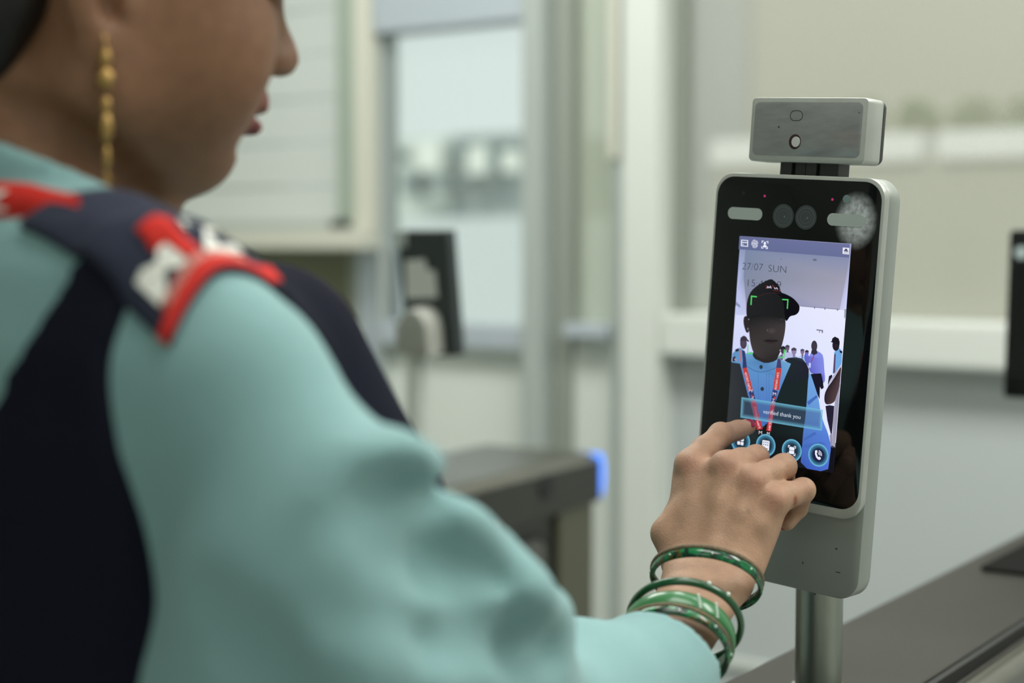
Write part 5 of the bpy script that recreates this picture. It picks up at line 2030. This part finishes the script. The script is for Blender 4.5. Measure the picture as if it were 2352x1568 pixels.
# ---- ear chain
er_top = hd(2, 76.5, -34)
ear = thing('earring', 'long gold ear chain hanging from the person\'s right ear', 'earring', er_top)
zt_ = er_top.z
MB().tube([er_top + hr * -.004 + UP * .004, er_top + hr * .002 + UP * .006, er_top + hr * .003 + UP * .001, er_top + hr * .001 - UP * .006], .0009, 10).build('ear_hook', M['gold'], ear, True)
L_ = 0.0
drops = [(.004, .0028, .005), (.0135, .0042, .0055), (.026, .0024, .005), (.036, .0030, .0075), (.050, .0018, .006)]
for (dz, r1_, r2_) in drops:
    MB().ball(er_top - UP * dz + hr * .001, r1_, r1_, r2_, n=14).build('gold_bead', M['gold'], ear, True)
for k in range(22):
    c = er_top - UP * (.058 + .0022 * k) + hr * .001
    a_ = Vector((1, 0, 0)) if k % 2 else Vector((0, 1, 0))
    MB().tube([c + (a_ * math.cos(t_) * .0013 + UP * math.sin(t_) * .0018) for t_ in np.linspace(0, 2 * math.pi, 10, endpoint=False)], .00055, 6, closed=True, up=Vector((.3, .5, .1))).build('chain_link', M['gold'], ear, True)
MB().tube([er_top - UP * .066 + hr * .001, er_top - UP * .072 + hr * .001, er_top - UP * .088 + hr * .001, er_top - UP * .090 + hr * .001], [.0012, .0024, .0026, .0010], 14).build('gold_bar', M['gold'], ear, True)

# ---- bangles
CR, CU, CF = Vector((1, 0, 0)), Vector((0, SP, CP)), Vector((0, CP, -SP))


def bangle_frame(px, py, d, tilt, ratio):
    t = R(tilt)
    c = at(px, py, d)
    e1 = (CR * math.cos(t) - CU * math.sin(t)).normalized()
    up_ = (CR * math.sin(t) + CU * math.cos(t)).normalized()
    e2 = (up_ * ratio - CF * math.sqrt(1 - ratio * ratio)).normalized()
    return c, e1, e2, e1.cross(e2).normalized()


def ring_mesh(fr, rad, prof, n=96):
    """prof: closed loop of (radial, axial) offsets"""
    c, e1, e2, ax_ = fr
    vs, fs = [], []
    m = len(prof)
    for k in range(n):
        a = 2 * math.pi * k / n
        d = e1 * math.cos(a) + e2 * math.sin(a)
        vs += [c + d * (rad + pr) + ax_ * pa for pr, pa in prof]
    for k in range(n):
        k2 = (k + 1) % n
        for j in range(m):
            j2 = (j + 1) % m
            fs.append((k * m + j, k2 * m + j, k2 * m + j2, k * m + j2))
    if ax_.dot(e1.cross(e2)) > 0:
        fs = [f[::-1] for f in fs]
    return vs, fs


def oval_prof(rr_, ra, n=14, c=(0, 0)):
    return [(c[0] + rr_ * math.cos(2 * math.pi * k / n), c[1] + ra * math.sin(2 * math.pi * k / n)) for k in range(n)]


def mottled(name):
    m = mat(name, (10, 74, 44), 0.2, coat=.25)
    nt = m.node_tree
    b = nt.nodes['Principled BSDF']
    tc = nt.nodes.new('ShaderNodeTexCoord')
    v = nt.nodes.new('ShaderNodeTexVoronoi')
    v.inputs['Scale'].default_value = 300
    nt.links.new(tc.outputs['Object'], v.inputs['Vector'])
    rp = nt.nodes.new('ShaderNodeValToRGB')
    rp.color_ramp.interpolation = 'CONSTANT'
    sep = nt.nodes.new('ShaderNodeSeparateColor')
    nt.links.new(v.outputs['Color'], sep.inputs[0])
    els = [(0.0, (10, 56, 36)), (.22, (10, 92, 54)), (.46, (14, 40, 28)), (.60, (14, 118, 68)), (.86, (84, 76, 26)), (.92, (8, 74, 46))]
    cr = rp.color_ramp
    cr.elements[0].position, cr.elements[0].color = els[0][0], lin(els[0][1]) + (1,)
    cr.elements[1].position, cr.elements[1].color = els[1][0], lin(els[1][1]) + (1,)
    for p_, c_ in els[2:]:
        e = cr.elements.new(p_)
        e.color = lin(c_) + (1,)
    nt.links.new(sep.outputs[0], rp.inputs[0])
    nt.links.new(rp.outputs[0], b.inputs['Base Color'])
    return m


glass_green = None
mot = mottled('mottled_green_glass')
glit = mat('gold_glitter', (132, 112, 88), 0.5, metal=.2, bump=.9, bump_scale=1400, vary=.35, vary_scale=700)
gdark = mat('bottle_green_glass', (14, 78, 40), 0.22, coat=.4)
gmid = mat('leaf_green_glass', (48, 118, 66), 0.3, coat=.3)
pearl = mat('pearl', (222, 234, 224), 0.25, coat=.5)


def studs(fr, rad, pr, pa, angs, r_, parent, name, material):
    c, e1, e2, ax_ = fr
    for a in angs:
        d = e1 * math.cos(R(a)) + e2 * math.sin(R(a))
        MB().ball(c + d * (rad + pr) + ax_ * pa, r_, n=10).build(name, material, parent, True)


BG = 'green glass bangles on the wrist'


def bangle(label, fr):
    return thing('bangle', label, 'bangle', fr[0], BG)


f1 = bangle_frame(1622, 1334, 1.008, 14, .60)
b1 = bangle('mottled green bangle with a gold glitter rim, worn nearest the hand', f1)
obj('glass_ring', *ring_mesh(f1, .0352, oval_prof(.0018, .0036)), mot, b1, True)
obj('glitter_rim', *ring_mesh(f1, .0357, oval_prof(.0013, .0016, 10, (.0004, -.0041))), glit, b1, True)
studs(f1, .0352, .0016, .0005, range(8, 360, 45), .0008, b1, 'glass_stud', pearl)
f2 = bangle_frame(1573, 1428, .977, 17, .80)
b2_ = bangle('thin dark green bangle with two pearl dots, second from the hand', f2)
obj('glass_ring', *ring_mesh(f2, .0352, oval_prof(.0022, .0028)), gdark, b2_, True)
studs(f2, .0352, .0022, -.0008, (62, 84, 240, 262), .0015, b2_, 'pearl_dot', pearl)
f3 = bangle_frame(1556, 1466, .9645, 17, .80)
b3 = bangle('broad leaf green bangle with short rows of pearls', f3)
obj('glass_ring', *ring_mesh(f3, .0340, [(-.001, -.0062), (.001, -.0062), (.0019, -.004), (.0022, 0), (.0019, .004), (.001, .0062), (-.001, .0062)]), gmid, b3, True)
for a0 in (64, 84):
    for k in range(5):
        studs(f3, .0340, .0021, .0045 - .0024 * k, (a0 + k * .8,), .0010, b3, 'pearl', pearl)
f4 = bangle_frame(1543, 1494, .953, 17, .80)
b4 = bangle('mottled dark green bangle with amber flecks beside the sleeve cuff', f4)
obj('glass_ring', *ring_mesh(f4, .0345, oval_prof(.0019, .0036)), mot, b4, True)
obj('glitter_rim', *ring_mesh(f4, .0349, oval_prof(.0012, .0013, 10, (.0004, -.0042))), glit, b4, True)
studs(f4, .0345, .0017, .0005, range(20, 380, 40), .0010, b4, 'glass_stud', pearl)

# ---- trousers and boots
F = Field(np.arange(-.60, .12, .007), np.arange(.45, 1.15, .007), np.arange(.04, .92, .007))
F.put(torso_fn(.010, -.74, -.50), TLO, THI, .02)
for s in (1, -1):
    hip, kne, ank = body(.085 * s, 0, -.66), body(.095 * s, .02, -.98), body(.10 * s, -.01, -1.33)
    F.chain([hip, kne, ank], [.094, .072, .058], .03)
V, Q = F.mesh(1)
obj('trousers', V, Q, M['trouser'], person, True)
for s in (1, -1):
    F = Field(np.arange(-.60, .12, .006), np.arange(.45, 1.15, .006), np.arange(-.03, .16, .006))
    ank = body(.10 * s, -.01, -1.31)
    base_ = Vector((ank.x, ank.y, 0))
    F.cap(base_ + UP * .03, base_ + UP * .12, .050, .052, .01)
    F.cap(base_ + UP * .03 - FB * .03, base_ + UP * .035 + FB * .15, .046, .040, .02)
    F.d = np.maximum(F.d, -F.z[None, None, :])
    V, Q = F.mesh(1)
    obj('boot', V, Q, M['boot'], person, True)
